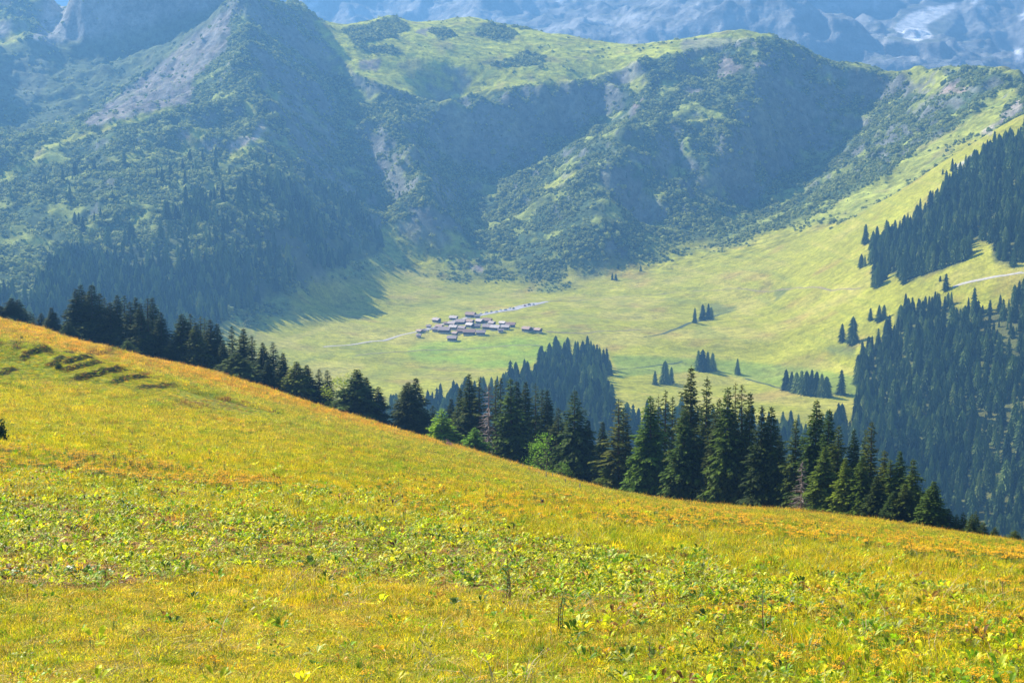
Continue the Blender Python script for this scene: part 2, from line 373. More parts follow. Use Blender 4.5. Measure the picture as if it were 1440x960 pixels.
for g, c in (([(325,8),(326,50),(280,110),(262,150),(250,148),(170,168),(125,178),(118,174),(155,140),(200,110),(245,70),(280,35)], (.25,.22,.20)),
          ([(325,205),(370,172),(376,180),(345,206),(322,218)], (.38,.33,.27)), ([(248,185),(268,178),(262,195),(245,202)], (.28,.22,.18)),
          ([(1318,128),(1345,112),(1352,118),(1345,125),(1372,118),(1350,132),(1325,135)], (.36,.27,.22)),
          ([(1402,170),(1418,150),(1440,132),(1440,143),(1415,168),(1390,190),(1380,186)], (.42,.36,.30)),
          ([(1005,85),(1030,82),(1045,92),(1030,112),(1012,110)], (.30,.25,.22)), ([(960,128),(985,120),(985,130),(962,135)], (.36,.32,.30)), ([(1060,88),(1078,88),(1075,95),(1060,95)], (.30,.25,.22)),
          ([(893,150),(902,135),(906,140),(898,160),(892,166)], (.30,.24,.20)), ([(660,372),(680,375),(683,385),(668,382)], (.40,.32,.30)),
          ([(-30,30),(12,30),(0,52),(-30,60)], (.38,.35,.33)), ([(505,88),(535,85),(530,100),(508,98)], (.27,.22,.18)),
          ([(590,38),(612,40),(600,52),(585,48)],(.27,.24,.2)), ([(1340,235),(1368,215),(1372,222),(1350,240)],(.45,.42,.38))):
    m = reg(g, 1800); SCRUB *= 1-m*.95; paint(m*(.7+.3*sstep(-.3,.3,n3)), c); paint(m*sstep(.1,.5,n2)*.5, (.13,.16,.08))
# rock where the land is steep
gy, gx = np.gradient(GZ); dxa = GD*np.gradient(GA, axis=1); ddd = np.gradient(GD, axis=0)
SL = np.hypot(gy/ddd, gx/dxa)
rock = soft(SL > 1.05 + fbm(GX,GY,60,3,14.)*.35, 1)*mt
SCRUB *= 1-rock*.8; paint(rock*.75, (.21,.21,.20))
wall = reg([(60,-120),(400,-120),(330,4),(250,32),(180,58),(110,66),(95,60),(60,70),(45,55),(60,20)], 3200)
paint(wall*.85, (.34,.335,.32)); SCRUB *= 1-wall*.9
paint(reg([(0,95),(30,80),(62,70),(72,90),(50,140),(40,155),(0,140)], 2900)*.7, (.42,.42,.40))
bowl = reg([(-250,60),(90,62),(330,5),(320,12),(240,75),(150,140),(120,176),(50,200),(-250,210)], 2650, 3400); SCRUB *= 1-bowl*.95; paint(bowl*.8, (.12,.15,.07))
for g in ([(520,205),(545,200),(548,250),(528,248)],[(572,200),(580,198),(582,238),(574,240)],[(690,205),(745,190),(746,198),(700,208)],[(486,270),(505,262),(502,310),(486,315)],[(820,115),(880,95),(890,110),(860,130),(820,128)],[(960,55),(1060,52),(1065,68),(1010,66),(960,84)]):
    paint(reg(g, 2300)*.6, (.24,.23,.21))
# forest floor
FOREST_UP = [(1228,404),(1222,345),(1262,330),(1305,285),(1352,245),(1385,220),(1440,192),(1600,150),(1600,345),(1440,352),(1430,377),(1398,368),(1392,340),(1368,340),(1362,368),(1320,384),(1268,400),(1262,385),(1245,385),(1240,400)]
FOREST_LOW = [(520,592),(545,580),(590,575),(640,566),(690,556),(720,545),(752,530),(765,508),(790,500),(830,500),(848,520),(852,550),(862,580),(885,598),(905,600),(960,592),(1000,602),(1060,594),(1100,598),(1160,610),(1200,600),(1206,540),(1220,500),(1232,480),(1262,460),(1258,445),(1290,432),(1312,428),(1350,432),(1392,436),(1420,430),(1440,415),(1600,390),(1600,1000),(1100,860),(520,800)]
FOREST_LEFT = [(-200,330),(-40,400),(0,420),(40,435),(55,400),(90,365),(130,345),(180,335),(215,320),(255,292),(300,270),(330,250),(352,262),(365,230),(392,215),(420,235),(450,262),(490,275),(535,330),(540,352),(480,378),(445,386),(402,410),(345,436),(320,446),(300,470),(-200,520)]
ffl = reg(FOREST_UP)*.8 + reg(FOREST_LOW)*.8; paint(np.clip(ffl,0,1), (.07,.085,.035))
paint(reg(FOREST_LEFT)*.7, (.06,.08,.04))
# tracks and streams in the valley are drawn as ground strips below; a few wet rushes darken the pasture
for g in ([(980,105+330),(1000,428),(1040,432),(1000,445)],[(1090,408),(1115,404),(1110,409),(1092,424)],[(1160,488),(1200,486),(1205,500),(1165,500)]):
    paint(reg(g)*.6, (.10,.14,.05))
# near meadow
nm = 1 - sstep(420, 700, GD)
cd = crest_d(GA); rel = GD/cd
paint(nm, (.22,.18,.02))
b1 = fbm(GX, GY, 30, 4, 30.); b2 = fbm(GX, GY, 6, 4, 33.); b3 = fbm(GX, GY, 1.2, 3, 36.)
paint(nm*sstep(-.1,.5,b1)*.7, (.24,.27,.02)); paint(nm*sstep(.0,.5,b2)*.5, (.36,.27,.04))
dry = sstep(.80, .97, rel + b1*.05 - .10*sstep(900, 1440, PX))
DRY = nm*dry*sstep(150, 260, GD + 60*(PX > 900)); paint(DRY*.9, (.46,.29,.07))
upg = nm*soft(inpoly(wx, wy, [(-100,545),(150,560),(330,600),(520,640),(460,668),(200,640),(-100,620)])); paint(upg*.6, (.34,.33,.015))
paint(nm*soft(inpoly(wx, wy, [(250,562),(300,558),(340,566),(350,578),(300,575),(240,570)]))*.8, (.20,.11,.03))
paint(nm*soft(inpoly(wx, wy, [(100,500),(240,545),(380,580),(360,586),(240,556),(100,540),(-20,535),(-20,500)]))*.6, (.22,.26,.03))
SOIL = nm*soft(inpoly(wx, wy, [(-200,702),(200,708),(480,738),(760,762),(980,802),(1130,835),(1120,868),(900,850),(700,838),(520,815),(330,800),(160,828),(-200,822)]))
paint(SOIL*sstep(-.45,.2,b3+b2*.5)*.9, (.26,.13,.07))
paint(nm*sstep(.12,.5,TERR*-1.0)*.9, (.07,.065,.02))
PATH = nm*soft(inpoly(wx, wy, [(758,672),(790,682),(822,695),(818,699),(790,689),(756,677)])); paint(PATH, (.42,.33,.2))

def build_sheet(name, r0, r1, m, label):
    nr, nc = r1-r0+1, len(AZ)
    me = bpy.data.meshes.new(name); n = nr*nc
    co = np.stack([GX[r0:r1+1], GY[r0:r1+1], GZ[r0:r1+1]], -1).reshape(-1, 3)
    me.vertices.add(n); me.vertices.foreach_set('co', co.ravel())
    k = (np.arange(nr-1)[:,None]*nc + np.arange(nc-1)[None]).ravel()
    q = np.stack([k, k+1, k+nc+1, k+nc], 1)
    me.loops.add(q.size); me.loops.foreach_set('vertex_index', q.ravel())
    me.polygons.add(len(q)); me.polygons.foreach_set('loop_start', np.arange(len(q))*4); me.polygons.foreach_set('loop_total', np.full(len(q), 4))
    me.update(calc_edges=True); me.polygons.foreach_set('use_smooth', np.ones(len(q), bool))
    a = me.attributes.new('col', 'FLOAT_COLOR', 'POINT')
    a.data.foreach_set('color', np.concatenate([COL[r0:r1+1].reshape(-1,3), np.ones((n,1))], 1).astype(np.float32).ravel())
    me.materials.append(m); o = bpy.data.objects.new(name, me); C.objects.link(o); o['kind'] = 'structure'; return o
iA = int(np.searchsorted(DD, 700)); iB = int(np.searchsorted(DD, 2400))
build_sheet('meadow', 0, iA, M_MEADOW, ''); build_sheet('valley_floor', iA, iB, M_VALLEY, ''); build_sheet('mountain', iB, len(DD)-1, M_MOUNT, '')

# ------------------------------------------------------------------ the high range far behind
FPT = []
def fl(pts, step=60):
    L = np.hypot(np.diff(np.array(pts)[:,0]), np.diff(np.array(pts)[:,1])).sum()
    for q in smooth_line(pts, max(2, int(L/step)+1)):
        a, t = az_tan(q[0], q[1]); FPT.append((float(a), math.log(q[2]), float(t)))
for L in ([(-700,260,5000),(2100,260,5000)], [(-700,120,5600),(300,110,5600),(900,110,5700),(1200,118,5700),(1440,128,5700),(2100,120,5700)],
          [(-700,60,6400),(0,60,6400),(150,60,6400),(300,50,6400),(430,30,6500),(600,35,6500),(800,40,6500),(940,20,6500)],
          [(950,-10,6150),(1040,2,6100),(1095,12,6050),(1150,32,6000),(1200,48,5950),(1250,58,5950),(1300,66,5950),(1345,52,5950),(1395,50,5950),(1425,75,5950),(1450,105,5950),(2100,80,6000)],
          [(1000,30,6450),(1150,60,6420),(1250,64,6400),(1330,68,6400),(1440,112,6400),(2100,90,6400)],
          [(1150,20,6900),(1255,42,6800),(1310,56,6750),(1440,95,6700),(2100,60,6800)],
          [(1150,-40,7500),(1300,-5,7500),(1440,40,7300),(2100,-10,7500)],
          [(-700,50,7400),(0,50,7400),(200,50,7400),(330,0,7400),(430,-120,7400),(700,-140,7400),(950,-170,7300),(1150,-160,7900),(1440,-120,8100),(2100,-200,8000)],
          [(-700,45,8600),(200,45,8700),(600,-300,8800),(1440,-330,9000),(2100,-320,8800)]): fl(L)
FPT = np.array(FPT); FW = rbf_fit(FPT)
FAZ = np.concatenate([np.linspace(R(-38), R(-18), 30, False), np.linspace(R(-18), R(17.6), 620, False), np.linspace(R(17.6), R(32), 25)])
FDD = np.concatenate([np.linspace(4800, 5700, 30, False), np.linspace(5700, 7600, 210, False), np.linspace(7600, 9300, 30)])
fa, fd = np.meshgrid(FAZ, FDD); ft = rbf_eval(FPT, FW, fa, np.log(fd)).reshape(fa.shape).astype(float)
fx, fy, fz = fd*np.sin(fa), fd*np.cos(fa), ft*fd
amp = sstep(5200, 5900, fd); q0, q1 = to_pix(fx, fy, fz); amp = amp*(1-.93*soft(inpoly(q0, q1, [(1240,60),(1262,10),(1360,-8),(1350,30),(1325,62)]), 4))
fz += amp*((ridged(fx, fy*.8, 900, 3, 2.2)-.5)*150 + (ridged(fx+fy*.5, fy, 260, 4, 6.6)-.45)*38 + fbm(fx, fy, 60, 4, 1.)*12 + 9*np.sin(fz/16+fbm(fx,fy,300,3,9.)*4))
px_, py_ = to_pix(fx, fy, fz)
fc = np.zeros(fx.shape + (3,)); fc[:] = (.31,.31,.305); s_ = fbm(fx*.3, fz*3, 90, 4, 4.)
fc *= (1 + .35*s_ + .22*np.sin(fz/19 + fbm(fx, fy, 400, 3, 19.)*5)*sstep(.3,.8,1-np.abs(s_)) + .25*fbm(fx*1.5, fz*1.5, 60, 4, 23.))[..., None]
fgy = np.gradient(fz, axis=0)/np.gradient(fd, axis=0); fgx = np.gradient(fz, axis=1)/(fd*np.gradient(fa, axis=1)); fs = np.hypot(fgx, fgy)
gm = (sstep(.55, .25, fs)*.6)[..., None]; fc = fc*(1-gm) + np.array((.16,.19,.11))*gm
fwx = px_ + fbm(fx, fy, 120, 4, 3.)*8; fwy = py_ + fbm(fx, fy, 120, 4, 8.)*4
for g in ([(1256,40),(1275,22),(1300,12),(1345,4),(1336,18),(1318,26),(1302,36),(1312,52),(1290,58),(1272,54)],[(1365,4),(1376,-2),(1375,4),(1368,9)],[(1376,12),(1388,6),(1386,12),(1378,16)],
          [(432,10),(450,-4),(446,6),(436,14)],[(1432,22),(1445,12),(1450,24),(1436,30)],[(778,2),(790,0),(790,6)],[(1226,4),(1240,-6),(1234,8)],[(1424,70),(1438,68),(1442,90),(1432,88)],
          [(1040,0),(1062,-6),(1060,2)]):
    m = soft(inpoly(px_ + (fwx-px_)*.25, py_ + (fwy-py_)*.25, g), 1)[..., None]; fc = fc*(1-m) + np.array((.93,.94,.96))*m
me = bpy.data.meshes.new('far_range'); nr, nc = fx.shape
me.vertices.add(nr*nc); me.vertices.foreach_set('co', np.stack([fx,fy,fz],-1).ravel())
k = (np.arange(nr-1)[:,None]*nc + np.arange(nc-1)[None]).ravel(); q = np.stack([k,k+1,k+nc+1,k+nc],1)
me.loops.add(q.size); me.loops.foreach_set('vertex_index', q.ravel()); me.polygons.add(len(q))
me.polygons.foreach_set('loop_start', np.arange(len(q))*4); me.polygons.foreach_set('loop_total', np.full(len(q),4)); me.update(calc_edges=True)
me.polygons.foreach_set('use_smooth', np.ones(len(q), bool))
a = me.attributes.new('col','FLOAT_COLOR','POINT'); a.data.foreach_set('color', np.concatenate([fc.reshape(-1,3), np.ones((nr*nc,1))],1).astype(np.float32).ravel())
me.materials.append(M_FAR); o = bpy.data.objects.new('far_mountain_range', me); C.objects.link(o); o['kind'] = 'structure'
HZTOP = float(max(fz.max(), GZ.max())) + 20; HZBOT = float(min(GZ.min(), fz.min())) - 4

# ------------------------------------------------------------------ haze
hm = bpy.data.materials.new('valley_haze'); hm.use_nodes = True; hn = hm.node_tree
for n in list(hn.nodes):
    if n.type == 'BSDF_PRINCIPLED': hn.nodes.remove(n)
pv = hn.nodes.new('ShaderNodeVolumePrincipled'); pv.inputs['Color'].default_value = (.185,.485,1.0,1)
pv.inputs['Density'].default_value = 1.8e-4; pv.inputs['Anisotropy'].default_value = .35
hn.links.new(pv.outputs[0], [n for n in hn.nodes if n.type == 'OUTPUT_MATERIAL'][0].inputs['Volume'])
bm = bmesh.new(); bmesh.ops.create_cube(bm, size=1.0)
x0, x1, y0, y1 = -6600., 6600., -120., 9700.
for v in bm.verts: v.co = Vector((x0 if v.co.x < 0 else x1, y0 if v.co.y < 0 else y1, HZBOT if v.co.z < 0 else HZTOP))
me = bpy.data.meshes.new('haze'); bm.to_mesh(me); bm.free(); me.materials.append(hm)
o = bpy.data.objects.new('haze', me); C.objects.link(o); o['kind'] = 'stuff'

# ================================================================== things
def tag(o, label=None, cat=None, group=None, kind=None):
    if label: o['label'] = label
    if cat: o['category'] = cat
    if group: o['group'] = group
    if kind: o['kind'] = kind
    return o
def empty(name, loc, rz=0.0, sc=1.0):
    o = bpy.data.objects.new(name, None); C.objects.link(o); o.location = loc; o.rotation_euler = (0, 0, rz)
    o.scale = sc if isinstance(sc, tuple) else (sc,)*3; o.empty_display_size = .2; return o
def mesh_np(name, V, Fc, mats, mi=None, smooth=False):
    me = bpy.data.meshes.new(name); me.from_pydata([tuple(v) for v in V], [], Fc)
    for m in mats: me.materials.append(m)
    if mi is not None: me.polygons.foreach_set('material_index', mi)
    if smooth: me.polygons.foreach_set('use_smooth', [True]*len(Fc))
    me.update(); return me
def link(name, me, parent=None):
    o = bpy.data.objects.new(name, me); C.objects.link(o)
    if parent is not None: o.parent = parent
    return o
class MB:                                     # collects faces of one mesh
    def __init__(s): s.v = []; s.f = []; s.m = []
    def face(s, pts, m=0):
        k = len(s.v); s.v += [tuple(p) for p in pts]; s.f.append(tuple(range(k, k+len(pts)))); s.m.append(m)
    def box(s, lo, hi, m=0, M=None):
        x0,y0,z0 = lo; x1,y1,z1 = hi; P = [Vector(p) for p in ((x0,y0,z0),(x1,y0,z0),(x1,y1,z0),(x0,y1,z0),(x0,y0,z1),(x1,y0,z1),(x1,y1,z1),(x0,y1,z1))]
        if M is not None: P = [M @ p for p in P]
        k = len(s.v); s.v += [tuple(p) for p in P]
        for q in ((0,3,2,1),(4,5,6,7),(0,1,5,4),(1,2,6,5),(2,3,7,6),(3,0,4,7)): s.f.append(tuple(k+i for i in q)); s.m.append(m)
    def tube(s, pts, rad, n=6, m=0):
        rings = []
        for i, p in enumerate(pts):
            p = Vector(p); t = (Vector(pts[min(i+1,len(pts)-1)])-Vector(pts[max(i-1,0)])).normalized()
            a = t.orthogonal().normalized(); b = t.cross(a); k = len(s.v)
            s.v += [tuple(p + (a*math.cos(2*math.pi*j/n)+b*math.sin(2*math.pi*j/n))*rad[i]) for j in range(n)]; rings.append(k)
        for i in range(len(rings)-1):
            for j in range(n): s.f.append((rings[i]+j, rings[i]+(j+1)%n, rings[i+1]+(j+1)%n, rings[i+1]+j)); s.m.append(m)
        s.f.append(tuple(rings[-1]+j for j in range(n))); s.m.append(m)
    def mesh(s, name, mats, smooth=False): return mesh_np(name, s.v, s.f, mats, s.m, smooth)

# ------------------------------------------------------------------ plant materials
def foliage(name, stops, use_color=True, trans=.35, tint_attr=False, rough=.75, spec=.15, vary=None):
    m, nt, b = mat(name, rough, spec)
    if tint_attr:
        c = node(nt, 'ShaderNodeAttribute', attribute_type='INSTANCER', attribute_name='tint').outputs['Color']
    else:
        oi = node(nt, 'ShaderNodeObjectInfo'); c = ramp(nt, oi.outputs['Random'], stops)
        if use_color: c = mul(nt, c, oi.outputs['Color'])
    if vary:
        geo = node(nt, 'ShaderNodeNewGeometry'); c = mul(nt, c, ramp(nt, geo.outputs['Random Per Island'], [(0, vary[0]), (1, vary[1])]))
    nt.links.new(c, b.inputs['Base Color'])
    if trans > 0:
        t = node(nt, 'ShaderNodeBsdfTranslucent'); nt.links.new(c, t.inputs['Color'])
        mx = node(nt, 'ShaderNodeMixShader'); mx.inputs[0].default_value = trans
        nt.links.new(b.outputs[0], mx.inputs[1]); nt.links.new(t.outputs[0], mx.inputs[2])
        nt.links.new(mx.outputs[0], nt.nodes['Material Output'].inputs['Surface'])
    return m
M_SPR = foliage('spruce_needles', [(0,(.042,.078,.010)),(.5,(.062,.098,.012)),(1,(.080,.106,.014))], trans=.36, vary=((.45,.5,.45),(1.7,1.6,1.4)))
M_LEAF = foliage('broad_leaves', [(0,(.09,.15,.03)),(1,(.12,.17,.035))], trans=.45, vary=((.5,.55,.5),(1.6,1.5,1.3)))
M_FOR = foliage('forest_needles', [(0,(.04,.08,.02)),(.4,(.085,.14,.03)),(.72,(.15,.22,.045)),(.88,(.22,.30,.06)),(1,(.30,.36,.08))], use_color=False, trans=.42)
M_ALD = foliage('alder_leaves', [(0,(.14,.19,.04)),(.4,(.29,.34,.08)),(.8,(.40,.45,.11)),(1,(.52,.56,.16))], use_color=False, trans=.48)
M_GRASS = foliage('grass_blades', None, trans=.5, tint_attr=True, vary=((.40,.42,.45),(1.62,1.55,1.35)), rough=.6, spec=.25)
M_HERB = foliage('herb_leaves', None, trans=.55, tint_attr=True, vary=((.55,.6,.6),(1.45,1.35,1.2)), rough=.45, spec=.3)
def plain(name, c, rough=.85, sc=8., lo=.6, hi=1.35, spec=.15):
    m, nt, b = mat(name, rough, spec); tc = node(nt, 'ShaderNodeTexCoord')
    nt.links.new(mul(nt, c, ramp(nt, noise(nt, sc, 5, .6, tc.outputs['Object']), [(.3,(lo,)*3),(.7,(hi,)*3)])), b.inputs['Base Color']); return m
M_BARK = plain('spruce_bark', (.11,.08,.06), sc=6); M_DEAD = plain('dead_twigs', (.27,.22,.20), sc=5)
M_BROWN = plain('brown_seed_heads', (.20,.08,.035), sc=20); M_STALK = plain('brown_stalks', (.22,.13,.07), sc=20); M_STRAW = plain('straw', (.55,.43,.22), sc=20)
M_ORANGE = plain('ragwort_petals', (.85,.42,.012), sc=25, lo=.8, hi=1.2); M_GREENS = foliage('herb_green', [(0,(.10,.19,.02)),(1,(.16,.26,.03))], trans=.4, vary=((.6,.65,.6),(1.4,1.3,1.2)), rough=.4, spec=.4)
M_PINK = plain('pink_petals', (.62,.22,.42), sc=20)

# ------------------------------------------------------------------ tree meshes
def spruce(seed, h, rad, whorls, per, shape=.85, start=.04, dens=11, droop=.42, rag=.25, mname='crown', size=1.0, gap=0.0, mt=None):
    r = random.Random(seed); tr = MB(); cr = MB()
    lean = (r.uniform(-.01,.01)*h, r.uniform(-.01,.01)*h)
    ax = lambda t: Vector((lean[0]*t*t, lean[1]*t*t, h*t))
    tr.tube([ax(t) for t in (0,.08,.3,.6,.85,.99)], [.021*h,.0165*h,.013*h,.008*h,.0035*h,.0008*h], 7)
    gaps = [(r.uniform(0, 6.28), r.uniform(.15,.8), r.uniform(.05,.12)) for _ in range(5)]
    for w_ in range(whorls):
        t = start + (1-start)*((w_+r.uniform(-.3,.3))/whorls); t = min(max(t, start), .985)
        L0 = rad*min((1-t)**shape, 1.3*(1-t)+.01)*(1-.12*math.exp(-((t-start)/.08)**2)*1.2) + .010*h
        L0 *= 1 + rag*.5*math.sin(t*31+seed) 
        a0 = r.uniform(0, 6.28); n = max(4, int(per*(.55+.6*(1-t))))
        for b in range(n):
            az = a0 + 6.283*b/n + r.uniform(-.25,.25)
            if gap and r.random() < gap: continue
            L = L0*r.uniform(1-rag*1.1, 1+rag*.45); tb = min(.985, max(start, t + r.uniform(-.5,.5)*(1-start)/whorls)); base = ax(tb)
            for ga, gt, gw in gaps:
                if abs(t-gt) < gw and abs((az-ga+3.14)%6.28-3.14) < .5: L *= .6
            dx, dy = math.cos(az), math.sin(az); up0 = .10 + .5*t
            dr = droop*(1-.6*t)
            def pos(s): return base + Vector((dx*L*s, dy*L*s, L*(up0*s - dr*1.25*s*s + .22*dr*s**4)))
            k = max(4, int(dens*1.5*(.35+.65*L/rad)))
            for j in range(k):
                s = (j+r.uniform(.2,.9))/k; s = .10 + .9*s; p = pos(s); q = pos(min(1.06, s+.16))
                d = (q-p).normalized(); side = Vector((-dy, dx, 0))*r.choice((-1,1))
                ll = (.13+.25*(1-s)*1.0)*L*r.uniform(.7,1.2)*size + .012*h*size
                dirn = (d*r.uniform(.6,1.0) + side*r.uniform(.2,1.0) + Vector((0,0,-r.uniform(.0,.7)))).normalized()
                wv = dirn.cross(Vector((0,0,1))+side*r.uniform(-.8,.8)).normalized()*ll*r.uniform(.20,.34)
                e = p + dirn*ll
                cr.face([p-wv*.5, p+dirn*ll*.45-wv, e, p+dirn*ll*.45+wv, p+wv*.5])
    top = ax(1.0)
    for j in range(10):
        z = r.uniform(.0,.05)*h; a = r.uniform(0,6.28); d = Vector((math.cos(a), math.sin(a), .9)).normalized()
        p = top - Vector((0,0,z)); wv = d.cross(Vector((0,0,1))).normalized()*.004*h; cr.face([p-wv, p+d*(.012*h+z*.25), p+wv])
    return tr.mesh('trunk', [M_BARK]), cr.mesh(mname, [mt or M_SPR])
def broadleaf(seed, h, rad, n=1500, leaf=.34, low=.12):
    r = random.Random(seed); tr = MB(); cr = MB()
    tr.tube([(0,0,0),(.05*h*.2,0,.3*h),(0,.01*h,.75*h)], [.022*h,.016*h,.005*h], 7)
    for b in range(9):
        a = b*2.4; z = (.2+.06*b)*h; tr.tube([(0,0,z),(math.cos(a)*rad*.45,math.sin(a)*rad*.45,z+.12*h),(math.cos(a)*rad*.75,math.sin(a)*rad*.75,z+.2*h)], [.008*h,.005*h,.002*h], 5)
    cl = []
    for _ in range(34):
        t = r.uniform(low+.06, .95); rr = rad*math.sin(math.pi*min(1,(t-low)/(1.02-low))**.75)**.7*r.uniform(.35,.9); a = r.uniform(0,6.28)
        cl.append((Vector((math.cos(a)*rr, math.sin(a)*rr, t*h)), rad*r.uniform(.22,.42)))
    for _ in range(n):
        c, q = r.choice(cl); d = Vector((r.gauss(0,1), r.gauss(0,1), r.gauss(0,.8))).normalized(); p = c + d*q*r.uniform(.55,1.0)
        u = Vector((r.gauss(0,1), r.gauss(0,1), r.gauss(0,.5))).normalized(); v = u.cross(d).normalized(); s = leaf*r.uniform(.6,1.2)
        cr.face([p, p+u*s*.5+v*s*.32, p+u*s, p+u*s*.5-v*s*.32])
    return tr.mesh('trunk', [M_BARK]), cr.mesh('crown', [M_LEAF])
def snag(seed, h, rad):
    r = random.Random(seed); tr = MB(); cr = MB()
    tr.tube([(0,0,0),(.01*h,0,.5*h),(0,.005*h,h)], [.016*h,.011*h,.002*h], 6)
    for k in range(120):
        t = r.uniform(.06,.97); a = r.uniform(0,6.28); L = rad*(1-t)**.7*r.uniform(.5,1.1)+.02*h; b = Vector((0,0,t*h)); d = Vector((math.cos(a), math.sin(a), -.15))
        e = b + d*L*.6; f = b + d*L + Vector((0,0,-L*.12)); cr.tube([b, e, f], [.0045*h,.0028*h,.001*h], 3)
        for j in range(4):
            s = r.uniform(.3,1); p = b + d*L*s; g = p + Vector((r.uniform(-.3,.3), r.uniform(-.3,.3), -.25))*L*.5; cr.tube([p, g], [.0022*h,.0008*h], 3)
    return tr.mesh('trunk', [M_DEAD]), cr.mesh('bare_branches', [M_DEAD])
TREES = {  # kind: (list of meshes, height, natural half width)
 'spruce': [(spruce(1,22,4.3,56,12,.70),22,4.3), (spruce(2,22,4.0,56,12,.80,rag=.35),22,4.0), (spruce(3,22,4.6,54,12,.62,droop=.5),22,4.6), (spruce(4,22,4.2,54,11,.75,rag=.4,gap=.12),22,4.2), (spruce(15,22,4.4,56,12,.76,droop=.36,rag=.3),22,4.4)],
 'slim': [(spruce(5,22,3.0,46,8,.8,rag=.35),22,3.0), (spruce(6,22,2.8,44,7,.7,gap=.18,rag=.45),22,2.8)],
 'young': [(spruce(7,9,2.5,26,10,.85,start=.02,dens=10,droop=.2,size=1.15),9,2.5), (spruce(8,9,2.7,26,10,.75,start=.02,dens=10,droop=.15,size=1.15),9,2.7)],
 'brown': [(spruce(9,22,3.8,40,8,.75,rag=.45,gap=.3),22,3.8)],
 'dome': [(spruce(10,22,5.4,44,10,.50,droop=.5,rag=.25),22,5.4)],
 'leafy': [(broadleaf(11,12,4.0),12,4.0)],
 'leafyyoung': [(broadleaf(12,9,3.6,1500,.34,.05),9,3.6)],
 'snag': [(snag(13,14,2.6),14,2.6)],
}
def put_tree(kind, px, top, halfw, k=0, off=1.04, label='', cat='spruce', group=None, col=(1,1,1), name=None):
    a, _ = az_tan(px, top + 60); d = float(crest_d(a))*off
    # move along the ray until it stands behind the crest
    x, y = d*math.sin(a), d*math.cos(a); z = float(ground(np.array([x]), np.array([y]))[0])
    _, t = az_tan(px, top); h = float(t)*d - z
    (tm, cm), H, W = TREES[kind][k % len(TREES[kind])]
    wd = halfw*d/F; root = empty(name or {'snag':'dead_tree','leafy':'broadleaf_tree','leafyyoung':'broadleaf_tree'}.get(kind,'spruce_tree'), (x, y, z-.1), random.uniform(0, 6.28), (wd/W*1.62, wd/W*1.62, (h+.1)/H))
    tag(root, label, cat, group)
    c = link('bare_branches' if kind == 'snag' else 'crown', cm, root); t_ = link('trunk', tm, root); c.color = (*col, 1); return root
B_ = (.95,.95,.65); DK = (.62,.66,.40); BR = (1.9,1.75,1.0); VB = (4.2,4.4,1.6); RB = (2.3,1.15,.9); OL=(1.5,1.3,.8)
G0 = 'spruces standing behind the crest of the meadow'
c1, c2, c3, c4, c5, c6 = 'in the far left group', 'in the tall dense left clump', 'in the second tall left clump', '', 'in the middle stand', 'in the big dark stand'
